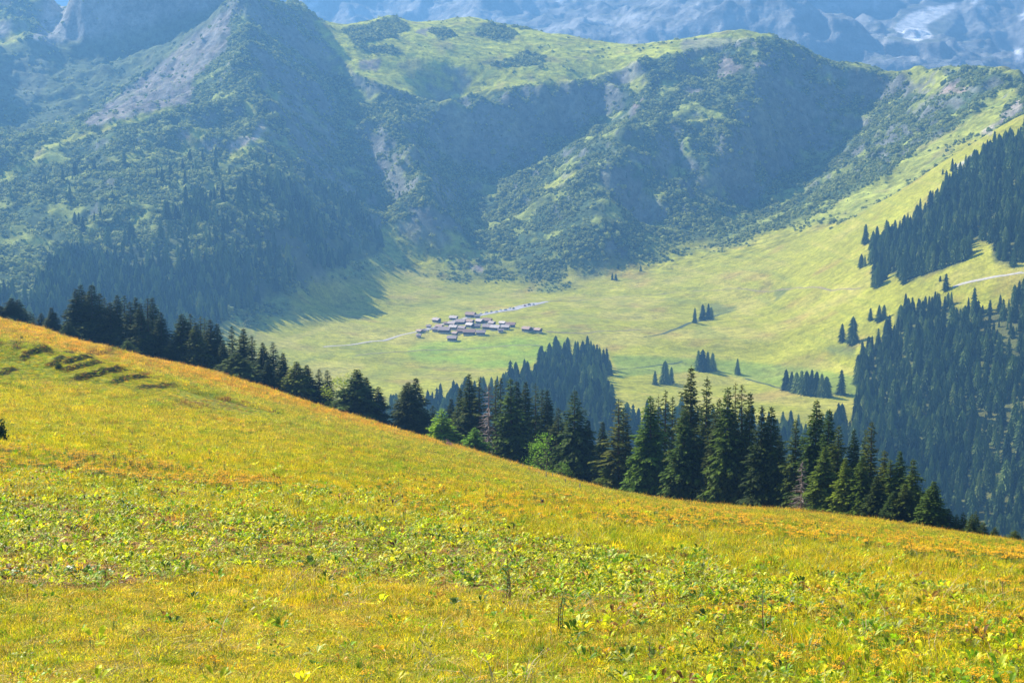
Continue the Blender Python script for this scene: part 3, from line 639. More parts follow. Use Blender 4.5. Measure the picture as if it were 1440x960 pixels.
TL = [
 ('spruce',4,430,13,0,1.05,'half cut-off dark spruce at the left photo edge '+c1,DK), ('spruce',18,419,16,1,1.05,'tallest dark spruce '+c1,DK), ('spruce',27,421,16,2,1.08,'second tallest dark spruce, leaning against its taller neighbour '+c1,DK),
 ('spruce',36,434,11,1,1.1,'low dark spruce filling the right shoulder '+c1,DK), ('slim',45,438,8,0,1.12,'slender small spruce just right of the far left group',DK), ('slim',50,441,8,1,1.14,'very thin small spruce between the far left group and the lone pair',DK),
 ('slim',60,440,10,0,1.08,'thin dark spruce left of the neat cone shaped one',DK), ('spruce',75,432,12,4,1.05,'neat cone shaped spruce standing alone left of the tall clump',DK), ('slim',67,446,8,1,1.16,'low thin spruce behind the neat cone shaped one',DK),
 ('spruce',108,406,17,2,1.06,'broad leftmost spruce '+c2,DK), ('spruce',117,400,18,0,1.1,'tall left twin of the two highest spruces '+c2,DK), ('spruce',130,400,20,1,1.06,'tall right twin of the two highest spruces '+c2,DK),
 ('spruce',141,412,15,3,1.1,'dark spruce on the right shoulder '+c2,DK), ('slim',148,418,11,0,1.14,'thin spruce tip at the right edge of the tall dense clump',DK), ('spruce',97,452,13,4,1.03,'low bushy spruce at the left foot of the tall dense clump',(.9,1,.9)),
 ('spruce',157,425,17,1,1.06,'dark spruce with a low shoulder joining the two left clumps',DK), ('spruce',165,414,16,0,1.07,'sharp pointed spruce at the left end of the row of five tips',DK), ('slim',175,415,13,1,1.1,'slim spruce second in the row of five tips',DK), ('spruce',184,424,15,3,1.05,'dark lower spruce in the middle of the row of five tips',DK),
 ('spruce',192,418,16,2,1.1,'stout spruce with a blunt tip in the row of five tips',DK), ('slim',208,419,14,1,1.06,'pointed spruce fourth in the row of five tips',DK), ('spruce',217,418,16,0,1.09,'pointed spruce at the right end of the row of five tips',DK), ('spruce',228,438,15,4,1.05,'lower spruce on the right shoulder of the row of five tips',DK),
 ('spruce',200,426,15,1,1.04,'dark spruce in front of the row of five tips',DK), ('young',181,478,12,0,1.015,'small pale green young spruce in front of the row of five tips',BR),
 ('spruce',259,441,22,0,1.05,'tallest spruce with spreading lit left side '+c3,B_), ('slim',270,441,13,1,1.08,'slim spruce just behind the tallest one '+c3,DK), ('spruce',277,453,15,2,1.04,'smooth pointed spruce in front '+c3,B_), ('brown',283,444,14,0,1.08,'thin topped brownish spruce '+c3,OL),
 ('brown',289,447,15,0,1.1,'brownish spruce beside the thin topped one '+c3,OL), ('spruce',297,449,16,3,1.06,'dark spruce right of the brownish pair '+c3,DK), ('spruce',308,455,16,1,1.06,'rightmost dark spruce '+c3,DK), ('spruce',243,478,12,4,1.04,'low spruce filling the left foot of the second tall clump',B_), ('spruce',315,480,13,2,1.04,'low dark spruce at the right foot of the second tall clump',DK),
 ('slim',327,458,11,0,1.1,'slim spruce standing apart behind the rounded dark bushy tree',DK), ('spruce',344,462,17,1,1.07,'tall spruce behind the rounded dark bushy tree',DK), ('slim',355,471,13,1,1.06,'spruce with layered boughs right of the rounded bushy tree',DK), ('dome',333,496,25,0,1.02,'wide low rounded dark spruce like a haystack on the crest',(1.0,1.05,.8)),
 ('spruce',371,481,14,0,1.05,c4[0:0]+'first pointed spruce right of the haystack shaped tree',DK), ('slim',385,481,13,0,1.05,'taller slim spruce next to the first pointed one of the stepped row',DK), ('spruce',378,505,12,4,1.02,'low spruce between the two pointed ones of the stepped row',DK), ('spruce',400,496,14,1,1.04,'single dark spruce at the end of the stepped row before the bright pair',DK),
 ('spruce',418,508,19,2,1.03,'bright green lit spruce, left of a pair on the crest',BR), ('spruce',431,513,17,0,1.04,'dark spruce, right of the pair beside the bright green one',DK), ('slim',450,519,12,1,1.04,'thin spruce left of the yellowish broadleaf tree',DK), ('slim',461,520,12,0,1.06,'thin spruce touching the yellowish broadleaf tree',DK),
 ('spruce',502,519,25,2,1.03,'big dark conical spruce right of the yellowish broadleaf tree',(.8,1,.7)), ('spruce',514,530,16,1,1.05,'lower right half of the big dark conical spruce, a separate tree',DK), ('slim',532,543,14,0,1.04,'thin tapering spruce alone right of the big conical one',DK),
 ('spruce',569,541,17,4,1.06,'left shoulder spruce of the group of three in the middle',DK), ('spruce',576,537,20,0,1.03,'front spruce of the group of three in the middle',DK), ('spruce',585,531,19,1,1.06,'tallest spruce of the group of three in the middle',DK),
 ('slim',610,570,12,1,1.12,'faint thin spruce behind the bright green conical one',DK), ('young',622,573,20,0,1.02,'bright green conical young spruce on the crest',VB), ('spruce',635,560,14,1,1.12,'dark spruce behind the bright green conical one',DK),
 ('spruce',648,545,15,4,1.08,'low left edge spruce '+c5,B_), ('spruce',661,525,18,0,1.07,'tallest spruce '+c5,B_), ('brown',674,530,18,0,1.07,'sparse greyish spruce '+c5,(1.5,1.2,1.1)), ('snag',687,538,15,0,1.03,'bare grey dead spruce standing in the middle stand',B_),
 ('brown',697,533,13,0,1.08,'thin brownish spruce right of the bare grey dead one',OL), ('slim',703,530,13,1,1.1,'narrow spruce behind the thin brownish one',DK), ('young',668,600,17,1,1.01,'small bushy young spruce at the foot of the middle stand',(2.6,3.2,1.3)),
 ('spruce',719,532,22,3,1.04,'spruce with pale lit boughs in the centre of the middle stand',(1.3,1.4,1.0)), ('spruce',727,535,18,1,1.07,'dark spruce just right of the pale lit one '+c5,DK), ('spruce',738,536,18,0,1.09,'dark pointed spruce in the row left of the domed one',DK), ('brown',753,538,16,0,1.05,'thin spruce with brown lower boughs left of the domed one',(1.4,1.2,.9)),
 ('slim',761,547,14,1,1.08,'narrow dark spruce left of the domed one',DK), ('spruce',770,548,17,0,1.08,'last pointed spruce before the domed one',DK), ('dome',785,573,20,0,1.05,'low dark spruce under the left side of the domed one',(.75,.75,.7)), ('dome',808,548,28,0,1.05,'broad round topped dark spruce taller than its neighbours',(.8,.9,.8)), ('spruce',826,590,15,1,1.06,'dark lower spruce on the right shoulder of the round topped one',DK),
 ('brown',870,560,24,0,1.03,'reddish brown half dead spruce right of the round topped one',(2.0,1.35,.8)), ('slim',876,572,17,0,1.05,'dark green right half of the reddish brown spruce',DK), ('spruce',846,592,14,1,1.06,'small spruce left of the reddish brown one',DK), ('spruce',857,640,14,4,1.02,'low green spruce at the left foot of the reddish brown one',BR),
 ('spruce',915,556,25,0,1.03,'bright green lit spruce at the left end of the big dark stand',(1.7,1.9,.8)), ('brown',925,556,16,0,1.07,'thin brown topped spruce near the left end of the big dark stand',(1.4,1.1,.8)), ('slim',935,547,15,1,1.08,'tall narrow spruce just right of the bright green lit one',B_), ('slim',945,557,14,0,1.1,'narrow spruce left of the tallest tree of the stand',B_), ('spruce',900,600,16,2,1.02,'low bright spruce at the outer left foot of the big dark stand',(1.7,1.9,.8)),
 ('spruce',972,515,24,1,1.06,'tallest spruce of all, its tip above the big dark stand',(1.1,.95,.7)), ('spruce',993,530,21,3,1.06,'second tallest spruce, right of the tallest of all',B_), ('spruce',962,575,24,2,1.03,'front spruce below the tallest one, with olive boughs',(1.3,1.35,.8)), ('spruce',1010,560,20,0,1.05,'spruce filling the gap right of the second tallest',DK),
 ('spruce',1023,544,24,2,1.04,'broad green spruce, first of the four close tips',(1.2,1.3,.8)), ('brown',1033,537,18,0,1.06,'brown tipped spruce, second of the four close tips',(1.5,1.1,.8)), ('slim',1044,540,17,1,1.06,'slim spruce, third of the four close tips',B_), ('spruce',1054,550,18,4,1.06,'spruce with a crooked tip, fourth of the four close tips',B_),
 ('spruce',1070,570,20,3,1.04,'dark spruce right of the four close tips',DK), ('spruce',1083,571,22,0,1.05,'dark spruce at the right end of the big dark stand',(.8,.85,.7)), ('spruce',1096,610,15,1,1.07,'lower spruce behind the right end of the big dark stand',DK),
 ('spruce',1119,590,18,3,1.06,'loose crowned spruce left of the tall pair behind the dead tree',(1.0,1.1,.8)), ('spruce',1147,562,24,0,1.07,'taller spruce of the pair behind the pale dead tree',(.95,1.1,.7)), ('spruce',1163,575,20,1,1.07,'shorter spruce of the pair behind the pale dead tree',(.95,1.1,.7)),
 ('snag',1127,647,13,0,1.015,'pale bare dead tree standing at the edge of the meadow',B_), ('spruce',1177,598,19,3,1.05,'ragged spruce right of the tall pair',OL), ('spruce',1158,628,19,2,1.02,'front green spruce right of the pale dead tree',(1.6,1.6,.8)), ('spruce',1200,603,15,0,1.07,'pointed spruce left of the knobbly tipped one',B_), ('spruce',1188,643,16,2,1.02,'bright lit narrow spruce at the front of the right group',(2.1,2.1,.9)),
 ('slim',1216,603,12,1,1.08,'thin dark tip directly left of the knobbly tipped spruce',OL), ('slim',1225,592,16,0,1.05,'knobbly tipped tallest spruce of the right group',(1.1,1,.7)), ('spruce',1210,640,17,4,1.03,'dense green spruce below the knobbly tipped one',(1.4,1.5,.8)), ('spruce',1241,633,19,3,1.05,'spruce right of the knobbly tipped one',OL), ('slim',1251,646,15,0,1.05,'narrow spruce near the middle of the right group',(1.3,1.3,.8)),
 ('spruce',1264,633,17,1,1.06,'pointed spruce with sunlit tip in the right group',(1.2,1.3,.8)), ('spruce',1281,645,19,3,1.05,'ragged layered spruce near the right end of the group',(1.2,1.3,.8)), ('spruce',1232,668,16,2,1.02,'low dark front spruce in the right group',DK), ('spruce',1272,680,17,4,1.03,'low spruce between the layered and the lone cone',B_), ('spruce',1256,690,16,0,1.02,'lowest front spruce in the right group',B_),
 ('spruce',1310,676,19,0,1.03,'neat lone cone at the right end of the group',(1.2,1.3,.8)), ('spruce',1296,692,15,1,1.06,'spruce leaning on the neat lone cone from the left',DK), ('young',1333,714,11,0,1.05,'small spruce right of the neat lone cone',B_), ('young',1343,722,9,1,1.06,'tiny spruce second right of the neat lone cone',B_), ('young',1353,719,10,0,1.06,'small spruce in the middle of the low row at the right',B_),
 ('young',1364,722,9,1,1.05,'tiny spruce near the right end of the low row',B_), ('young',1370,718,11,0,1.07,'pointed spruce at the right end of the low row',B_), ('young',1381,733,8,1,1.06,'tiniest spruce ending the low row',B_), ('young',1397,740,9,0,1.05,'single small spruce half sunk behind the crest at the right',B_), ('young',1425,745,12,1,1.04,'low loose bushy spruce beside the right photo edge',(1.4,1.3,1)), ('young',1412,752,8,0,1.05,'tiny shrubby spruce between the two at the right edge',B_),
]
for (kd, px, top, hw, k, off, lab, col) in TL:
    put_tree(kd, px, top, hw, k, off, lab, 'dead tree' if kd == 'snag' else 'spruce', 'bare dead trees' if kd == 'snag' else G0, col)
put_tree('leafy', 484, 529, 22, 0, 1.03, 'yellowish green broadleaf tree on the crest between dark spruces', 'tree', None, (3.0,2.6,1.1))
put_tree('leafyyoung', 770, 609, 21, 0, 1.03, 'light green young tree behind the fence posts', 'tree', 'light green trees behind the fence', (2.0,2.7,1.0))
put_tree('leafyyoung', 755, 622, 13, 0, 1.04, 'smaller light green tree touching the left side of the one behind the fence', 'tree', 'light green trees behind the fence', (2.1,2.7,1.0))
put_tree('leafyyoung', 790, 650, 13, 0, 1.02, 'low light green bush right of the young tree behind the fence', 'bush', 'light green trees behind the fence', (2.1,2.5,1.0))

# ------------------------------------------------------------------ smaller tree meshes for the forests across the valley
def forest_tree(seed, h=18, rad=3.4, layers=12, pts=9, shp=.68):
    r = random.Random(seed); b = MB()
    for i in range(layers):
        t = .03 + .93*i/layers; R0 = rad*(1-t)**shp*r.uniform(.85,1.12)+.15; z = t*h; zt = z + h*(.17-.05*t)
        zt = min(zt, h); a0 = r.uniform(0,6.28); ring = []
        for k in range(pts*2):
            a = a0 + 3.1416*k/pts; rr = R0*(r.uniform(.85,1.2) if k % 2 == 0 else r.uniform(.42,.62)); ring.append((math.cos(a)*rr, math.sin(a)*rr, z - (.32*R0 if k % 2 == 0 else .05*R0)*r.uniform(.6,1.3)))
        for k in range(pts*2): b.face([ring[k], ring[(k+1) % (pts*2)], (0,0,zt)])
    b.face([(-.06*rad,0,h*.93),(.06*rad,0,h*.93),(0,0,h*1.03)]); b.tube([(0,0,-1.5),(0,0,h*.3)], [.3,.2], 5)
    return b.mesh('spruce_tree', [M_FOR])
FT = [forest_tree(21), forest_tree(22, rad=3.0), forest_tree(23, rad=3.9, shp=.58), forest_tree(24, rad=3.3, layers=9, pts=8), forest_tree(25, rad=3.6, layers=13, shp=.55), forest_tree(26, rad=2.7)]
def crest_py(px): return np.interp(px, [c[0] for c in CREST], [c[1] for c in CREST])
cand = []
def scatter_forest(poly, step, x0, x1, y0, y1, prob, hmean, gid, hs=.34):
    gx_, gy_ = np.meshgrid(np.arange(x0, x1, step), np.arange(y0, y1, step)); gx_ = gx_ + RNG.uniform(-.48,.48,gx_.shape)*step; gy_ = gy_ + RNG.uniform(-.48,.48,gx_.shape)*step
    x, y = gx_.ravel(), gy_.ravel(); z = ground(x, y); px, py = to_pix(x, y, z)
    wx_ = px + fbm(x, y, 60, 3, 5.)*9; wy_ = py + fbm(x, y, 60, 3, 9.)*7
    h = hmean*np.clip(RNG.normal(1, hs, len(x)), .5, 1.5)*(1+.3*fbm(x,y,60,3,40.))
    ok = inpoly(wx_, wy_, poly) & (px > -170) & (px < 1610) & (py - h*F/np.hypot(x,y) < crest_py(px)+14)
    if callable(prob): ok &= RNG.random(len(x)) < prob(x, y, px, py)
    else: ok &= RNG.random(len(x)) < prob
    for q in np.where(ok)[0]: cand.append((x[q], y[q], z[q], h[q], gid, px[q], py[q]))
scatter_forest(FOREST_UP, 7.5, 350, 900, 1500, 2500, .9, 18, 0)
scatter_forest(FOREST_LOW, 7.4, -150, 750, 1020, 1950, lambda x,y,px,py: np.where(fbm(x,y,60,3,50.) > -.5, .92, .3)*np.where(inpoly(px,py,[(1385,445),(1405,440),(1425,480),(1440,510),(1425,512)]),.05,1), 16.5, 1)
scatter_forest(FOREST_LEFT, 7.8, -900, -100, 1500, 2700, lambda x,y,px,py: np.clip(.12 + .9*sstep(-.25,.25,fbm(x,y,120,3,60.)+ (py-355)/190), 0, .95), 17, 2)
# scattered single trees higher up
scatter_forest([(-60,300),(60,230),(150,200),(240,180),(300,200),(360,240),(300,280),(200,330),(40,380),(-60,400)], 19, -1000, -200, 1900, 2700, lambda x,y,px,py: .42*(fbm(x,y,90,3,70.) > .02), 13, 2)
scatter_forest([(470,130),(600,150),(640,260),(600,290),(480,290)], 17, -400, -60, 2300, 3000, .16, 10, 3)
scatter_forest([(900,225),(960,218),(965,260),(930,300),(850,330),(840,300)], 15, 100, 320, 2300, 2900, .5, 12, 3)
scatter_forest([(1330,240),(1440,190),(1440,260),(1330,280)], 11, 450, 900, 1700, 2500, .3, 13, 0)
GLAB = ['one of the spruces covering the upper right slope above the pale track', 'one of the hazy blue green spruces covering the slope that drops below the alpine pasture', 'one of the dark blue hazy spruces at the foot of the left mountain', 'one of the scattered spruces high on the scrub covered mountain']
GGRP = ['spruces of the upper right forest', 'spruces of the lower valley forest', 'spruces below the left mountain', 'spruces scattered on the mountain']
LONE = [(1217,342,28,'tall lone spruce standing left of the upper right forest corner'),(1225,366,24,'short spruce of the trio left of the upper right forest'),(1211,376,19,'left small spruce of the trio at the edge of the upper pasture'),(1216,374,16,'smallest spruce of the trio at the edge of the upper pasture'),(1231,402,30,'slim spruce alone below the upper right forest corner'),
 (977,454,22,'left spruce of the little group beside the stream in the pasture'),(988,451,24,'middle spruce of the little group beside the stream in the pasture'),(996,449,23,'right twin spruce of the little group beside the stream'),(1000,449,18,'small right edge spruce of the little group beside the stream'),
 (1184,480,26,'smaller left spruce of the pair before the right forest'),(1199,483,39,'tall stout spruce of the pair before the right forest'),(1212,521,42,'tall blue green spruce at the left corner of the lower right forest'),(1224,450,18,'small spruce above the pair before the right forest'),(1236,452,24,'medium spruce left of the edge of the lower right forest'),(1243,447,20,'spruce just right of the medium one at the forest edge'),
 (982,521,30,'left spruce of the dense round clump in the pasture'),(988,522,32,'tallest spruce of the dense round clump in the pasture'),(995,522,29,'right middle spruce of the dense round clump'),(1002,521,26,'right end spruce of the dense round clump'),
 (1037,526,23,'solitary small cone shaped spruce in the middle of the pasture'),(857,528,23,'solitary thin spruce right of the wooded knoll'),(921,541,21,'left low spruce of the pale green trio on the pasture'),(935,540,34,'tall pale green round spruce of the trio on the pasture'),(944,539,24,'right spruce of the pale green trio on the pasture'),
 (1105,548,30,'left end spruce of the long clump near the stream'),(1113,549,28,'second spruce of the long clump near the stream'),(1120,552,30,'third spruce of the long clump, slightly behind'),(1127,553,34,'spruce left of the middle of the long clump'),(1134,555,35,'central tall spruce of the long clump'),(1141,556,38,'tallest spruce of the long clump'),(1148,557,36,'spruce right of the tallest in the long clump'),(1155,558,34,'spruce near the right end of the long clump'),(1162,558,30,'right end spruce of the long clump'),
 (1183,554,36,'lone stout spruce right of the long clump'),(1207,580,20,'small spruce at the tip of the lower right forest'),(861,393,10,'left tiny spruce of the pair at the foot of the scrub slope'),(866,394,10,'right tiny spruce of the pair at the foot of the scrub slope'),(869,378,8,'tiny spruce above the tiny pair at the scrub edge'),(901,381,8,'tiny lone spruce on the upper pasture edge'),(1330,408,24,'round topped spruce beside the pale track'),(1322,395,8,'tiny spruce at the left end of the pale track')]
def forest_zone(px, py, g):
    if g == 0: return ('on the upper slope right of the grass clearing' if px > 1385 else 'along the left edge of the upper right forest' if px < 1265 else 'in the lower row of the upper right forest' if py > 345 else 'high in the upper right forest')
    if g == 2: return ('at the left foot of the mountain' if px < 150 else 'under the left mountain above the crest trees' if px < 300 else 'in the dark forest tongue reaching the pasture')
    if g == 3: return 'on the scrub covered mountain'
    if px < 600: return 'in the strip behind the broadleaf crest tree'
    if px < 720: return 'in the hazy strip left of the wooded knoll'
    if px < 870: return ('on top of the wooded knoll below the hamlet' if py < 525 else 'on the left flank of the wooded knoll' if px < 780 else 'on the lower right flank of the wooded knoll')
    if px < 1010: return 'in the hazy strip right of the wooded knoll'
    if px < 1210: return 'below the long clump, behind the big dark stand'
    if py < 470: return 'along the top edge of the lower right forest'
    k = 0 if px < 1290 else 1 if px < 1370 else 2
    return ('high', 'halfway up', 'low')[0 if py < 560 else 1 if py < 650 else 2] + ' on the right forest slope' + (', left side', ', centre', ' near the photo edge')[k]
FADJ = ('Dark tall', 'Broad blue green', 'Pale slender')
nT = 0
for (px, py, hp, lab) in LONE:
    p = hit(px, py, 1100, 3000); d = math.hypot(p.x, p.y); h = hp*d/F
    o = link('spruce_tree', FT[nT % 6]); nT += 1; o.location = p; s = h/18; wv = s*random.uniform(1.35,1.75); o.scale = (wv, wv, s); o.rotation_euler = (0,0,random.uniform(0,6.28)); tag(o, lab, 'spruce', 'spruces standing free on the alpine pasture')
cand = np.array(cand); dd_ = np.hypot(cand[:,0], cand[:,1]); ph = cand[:,3]*F/dd_
tp = cand[:,6] - ph; vis = (cand[:,5] > 4) & (cand[:,5] < 1436) & (tp > 0) & (tp < crest_py(cand[:,5]) - 16)
# hidden behind the trees on the crest? prefer those that are not
for (kd, px, top, hw, *_r) in TL: vis &= ~((np.abs(cand[:,5]-px) < hw*.8) & (tp > top+8))
score = np.where(vis, ph, 0); NIND = 298 - len([t for t in TL if t[0] != 'snag']) - len(LONE)
sel = np.argsort(-score)[:NIND]; mask = np.ones(len(cand), bool); mask[sel] = False
INDV = []
for q in sel:
    x, y, z, h, g, *_r = cand[q]; o = link('spruce_tree', FT[int(RNG.integers(6))]); s = h/18; wv = s*random.uniform(1.1,1.5)
    o.location = (x, y, z-.3); o.scale = (wv, wv, s); o.rotation_euler = (0,0,random.uniform(0,6.28)); zn_ = forest_zone(_r[0], _r[1], int(g)); INDV.append((o, zn_, _r[0], _r[1], h*F/math.hypot(x, y), int(g)))
zz = {}
for it in INDV: zz.setdefault(it[1], []).append(it)
for zn_, its in zz.items():
    done = {}
    for word, key in (('leftmost', lambda i: i[2]), ('rightmost', lambda i: -i[2]), ('highest standing', lambda i: i[3]-i[4]), ('lowest standing', lambda i: -i[3]), ('tallest', lambda i: -i[4])):
        c_ = [i for i in its if id(i[0]) not in done]
        if c_ and (len(its) > 3 or word == 'leftmost' or (len(its) == 3 and word in ('rightmost', 'tallest'))): b_ = min(c_, key=key); done[id(b_[0])] = word
    for it in its: tag(it[0], ('%s hazy spruce %s' % (done[id(it[0])], zn_)) if id(it[0]) in done else 'hazy spruce ' + zn_, 'spruce', 'spruces ' + zn_)
print('forest trees', len(cand), 'individual', NIND)

# ------------------------------------------------------------------ instanced ground cover and far woods
def instancer(name, protos, P, idx, rot, scl, tint=None, label=None):
    n = len(P); me = bpy.data.meshes.new(name); me.vertices.add(n); me.vertices.foreach_set('co', np.asarray(P, np.float32).ravel())
    def at(nm, ty, key, v): a = me.attributes.new(nm, ty, 'POINT'); a.data.foreach_set(key, v)
    at('idx', 'INT', 'value', np.asarray(idx, np.int32)); at('rot', 'FLOAT_VECTOR', 'vector', np.asarray(rot, np.float32).ravel()); at('scl', 'FLOAT_VECTOR', 'vector', np.asarray(scl, np.float32).ravel())
    if tint is not None: at('tint', 'FLOAT_COLOR', 'color', np.concatenate([np.asarray(tint, np.float32), np.ones((n,1), np.float32)], 1).ravel())
    o = bpy.data.objects.new(name, me); C.objects.link(o); o['kind'] = 'stuff'
    g = bpy.data.node_groups.new(name, 'GeometryNodeTree'); L = g.links.new
    g.interface.new_socket('Geometry', in_out='INPUT', socket_type='NodeSocketGeometry'); g.interface.new_socket('Geometry', in_out='OUTPUT', socket_type='NodeSocketGeometry')
    i = g.nodes.new('NodeGroupInput'); ou = g.nodes.new('NodeGroupOutput'); ip = g.nodes.new('GeometryNodeInstanceOnPoints')
    for k, pm in enumerate(protos):
        po = bpy.data.objects.new(name+'_kind', pm); oi = g.nodes.new('GeometryNodeObjectInfo'); oi.inputs['Object'].default_value = po; oi.inputs['As Instance'].default_value = True
        sx = g.nodes.new('GeometryNodeInstanceOnPoints'); cmpn = g.nodes.new('FunctionNodeCompare'); cmpn.data_type = 'INT'; cmpn.operation = 'EQUAL'
        def attr(nm, t): q = g.nodes.new('GeometryNodeInputNamedAttribute'); q.data_type = t; q.inputs[0].default_value = nm; return q.outputs[0]
        ia = [s for s in cmpn.inputs if s.type == 'INT']; L(attr('idx','INT'), ia[0]); ia[1].default_value = k
        L(i.outputs[0], sx.inputs['Points']); L(cmpn.outputs[0], sx.inputs['Selection']); L(oi.outputs['Geometry'], sx.inputs['Instance'])
        L(attr('rot','FLOAT_VECTOR'), sx.inputs['Rotation']); L(attr('scl','FLOAT_VECTOR'), sx.inputs['Scale'])
        if k == 0: j = g.nodes.new('GeometryNodeJoinGeometry')
        L(sx.outputs[0], j.inputs[0])
    g.nodes.remove(ip); L(j.outputs[0], ou.inputs[0]); md = o.modifiers.new('scatter', 'NODES'); md.node_group = g; return o
for gi, nm in ((0,'upper_forest'), (1,'valley_forest'), (2,'mountain_forest'), (3,'high_forest')):
    c_ = cand[mask & (cand[:,4] == gi)]; n = len(c_)
    if not n: continue
    s = c_[:,3]/18; ws = s*RNG.uniform(1.1,1.5,n); rt = np.zeros((n,3)); rt[:,2] = RNG.uniform(0,6.28,n)
    instancer(nm, FT, c_[:,:3] - [0,0,.3], RNG.integers(0,6,n), rt, np.stack([ws,ws,s],1))

# alder scrub on the mountain
def lump(seed, sub=2, fl=.62):
    r = random.Random(seed); bm = bmesh.new(); bmesh.ops.create_icosphere(bm, subdivisions=sub, radius=1)
    for v in bm.verts: v.co *= r.uniform(.62, 1.22); v.co.z = v.co.z*fl + .25
    bmesh.ops.delete(bm, geom=[v for v in bm.verts if v.co.z < -.45], context='VERTS')
    me = bpy.data.meshes.new('alder_bush'); bm.to_mesh(me); bm.free(); me.materials.append(M_ALD); return me
def leaf_bush(seed, n=70):
    r = random.Random(seed); b = MB()
    for _ in range(n):
        d = Vector((r.gauss(0,1), r.gauss(0,1), abs(r.gauss(0,.8)))).normalized(); p = Vector((d.x, d.y, d.z*.9))*r.uniform(.45,1.05)
        u = Vector((r.gauss(0,1), r.gauss(0,1), r.gauss(0,.6))).normalized(); v = u.cross(d).normalized(); s = r.uniform(.3,.62)
        b.face([p-u*s*.5, p+v*s*.4, p+u*s*.5, p-v*s*.4])
    return b.mesh('alder_bush', [M_ALD])
BUSH = [lump(31), lump(32), lump(33, fl=.8), leaf_bush(34), leaf_bush(35), leaf_bush(36, 90)]
def area_points(n, j0, j1, i0, i1, dens_fn):
    fi = RNG.uniform(i0, i1, n); fj = RNG.uniform(j0, j1, n); a = np.interp(fi, np.arange(len(AZ)), AZ); d = np.interp(fj, np.arange(len(DD)), DD)
    x, y = d*np.sin(a), d*np.cos(a); wgt = d*np.interp(fj, np.arange(len(DD))-.5, np.gradient(DD)); wgt = wgt*np.interp(fi, np.arange(len(AZ)), np.gradient(AZ))
    return fi, fj, x, y, d, wgt
i0v, i1v = np.searchsorted(AZ, R(-18.9)), np.searchsorted(AZ, R(17.6))
j0v, j1v = np.searchsorted(DD, 1700), np.searchsorted(DD, 3560)
fi, fj, x, y, d, wg = area_points(900000, j0v, j1v, i0v, i1v, None)
den = bil(SCRUB, fi, fj)*(.12 + .88*sstep(-.40, .0, fbm(x, y, 75, 5, 80.)))
keep = RNG.random(len(x)) < den*wg/np.quantile(wg, .85)*.40
x, y, fi, fj = x[keep], y[keep], fi[keep], fj[keep]; z = bil(GZ, fi, fj); n = len(x); print('scrub', n)
s = RNG.uniform(1.1, 3.0, n)*(1+.5*fbm(x,y,90,3,90.)).clip(.5,2)*(1+.8*(RNG.random(n)<.06)); rt = np.zeros((n,3)); rt[:,2] = RNG.uniform(0,6.28,n); rt[:,:2] = RNG.normal(0,.15,(n,2))
instancer('alder_scrub', BUSH, np.stack([x,y,z],1), RNG.integers(0,6,n), rt, np.stack([s,s*RNG.uniform(.8,1.2,n),s*RNG.uniform(.9,1.5,n)],1))

# ------------------------------------------------------------------ tracks in the valley, as sheets laid on the ground
def strip(name, pix, width, m, lift=.22, lo=1100, step=6.0, wob=.4):
    P = [hit(px, py, lo, 3200) for px, py in pix]; pts = []
    for a, b in zip(P[:-1], P[1:]):
        n = max(1, int((b-a).length/step)); pts += [a.lerp(b, k/n) for k in range(n)]
    pts.append(P[-1]); A = np.array([(p.x, p.y) for p in pts]); 
    for _ in range(6): A[1:-1] = (A[:-2]+A[1:-1]*2+A[2:])/4
    T = np.gradient(A, axis=0); T /= np.linalg.norm(T, axis=1)[:,None]+1e-9; N = np.stack([-T[:,1], T[:,0]], 1)
    wd = width if hasattr(width, '__len__') else [width]*2
    ws = np.interp(np.linspace(0,1,len(A)), np.linspace(0,1,len(wd)), wd)*(1+RNG.normal(0,.08,len(A))*wob); V = []; k = 5
    for i in range(len(A)):
        for j in range(k):
            q = A[i] + N[i]*ws[i]*(j/(k-1)-.5); V.append((q[0], q[1], float(ground(q[:1], q[1:])[0]) + lift))
    Fc = [(i*k+j, i*k+j+1, (i+1)*k+j+1, (i+1)*k+j) for i in range(len(A)-1) for j in range(k-1)]
    o = link(name, mesh_np(name, V, Fc, [m])); o['kind'] = 'structure'; return A
M_TRACK = plain('pale_gravel', (.46,.42,.36), sc=.3, lo=.8, hi=1.15); M_ASPH = plain('car_park_gravel', (.42,.40,.40), sc=.2, lo=.8, hi=1.15); M_RUT = plain('worn_earth', (.30,.24,.15), sc=.3); M_WET = plain('wet_stream_bed', (.07,.10,.05), sc=.3)
strip('gravel_road', [(455,488),(500,484),(530,480),(560,472),(585,467),(600,464),(618,457),(640,451),(655,447)], [4,5,6.5,7], M_TRACK)
strip('car_park', [(655,447),(672,443),(690,440),(712,436),(735,431),(755,427),(771,424)], [10,14,16,16,12,6], M_ASPH, lift=.2)
strip('gravel_track', [(1340,403),(1352,399),(1368,394),(1390,390),(1412,388),(1432,385),(1445,383)], [3.4,4.2,3.6,4.4], M_TRACK, lo=1400)
strip('footpath', [(771,424),(800,423),(840,421),(880,417),(930,413),(980,409),(1040,405),(1100,405),(1160,406),(1210,405)], 1.8, M_RUT, wob=1)
strip('farm_path', [(768,466),(800,469),(830,468),(870,466),(900,463)], 2.2, M_RUT, wob=1)
strip('stream_bed', [(905,474),(930,470),(950,463),(962,458),(980,452),(1005,444),(1028,438)], [2,5,4,6,3], M_WET, wob=2)
strip('brook', [(1048,532),(1062,536),(1080,540),(1100,546)], [2,4,3], M_WET, wob=2)
strip('ditch', [(868,520),(900,517),(940,512),(960,508)], [1.5,2.5], M_WET, wob=2)
strip('pasture_path', [(500,500),(560,494),(620,492),(690,488),(760,486)], 1.6, M_RUT, wob=1)

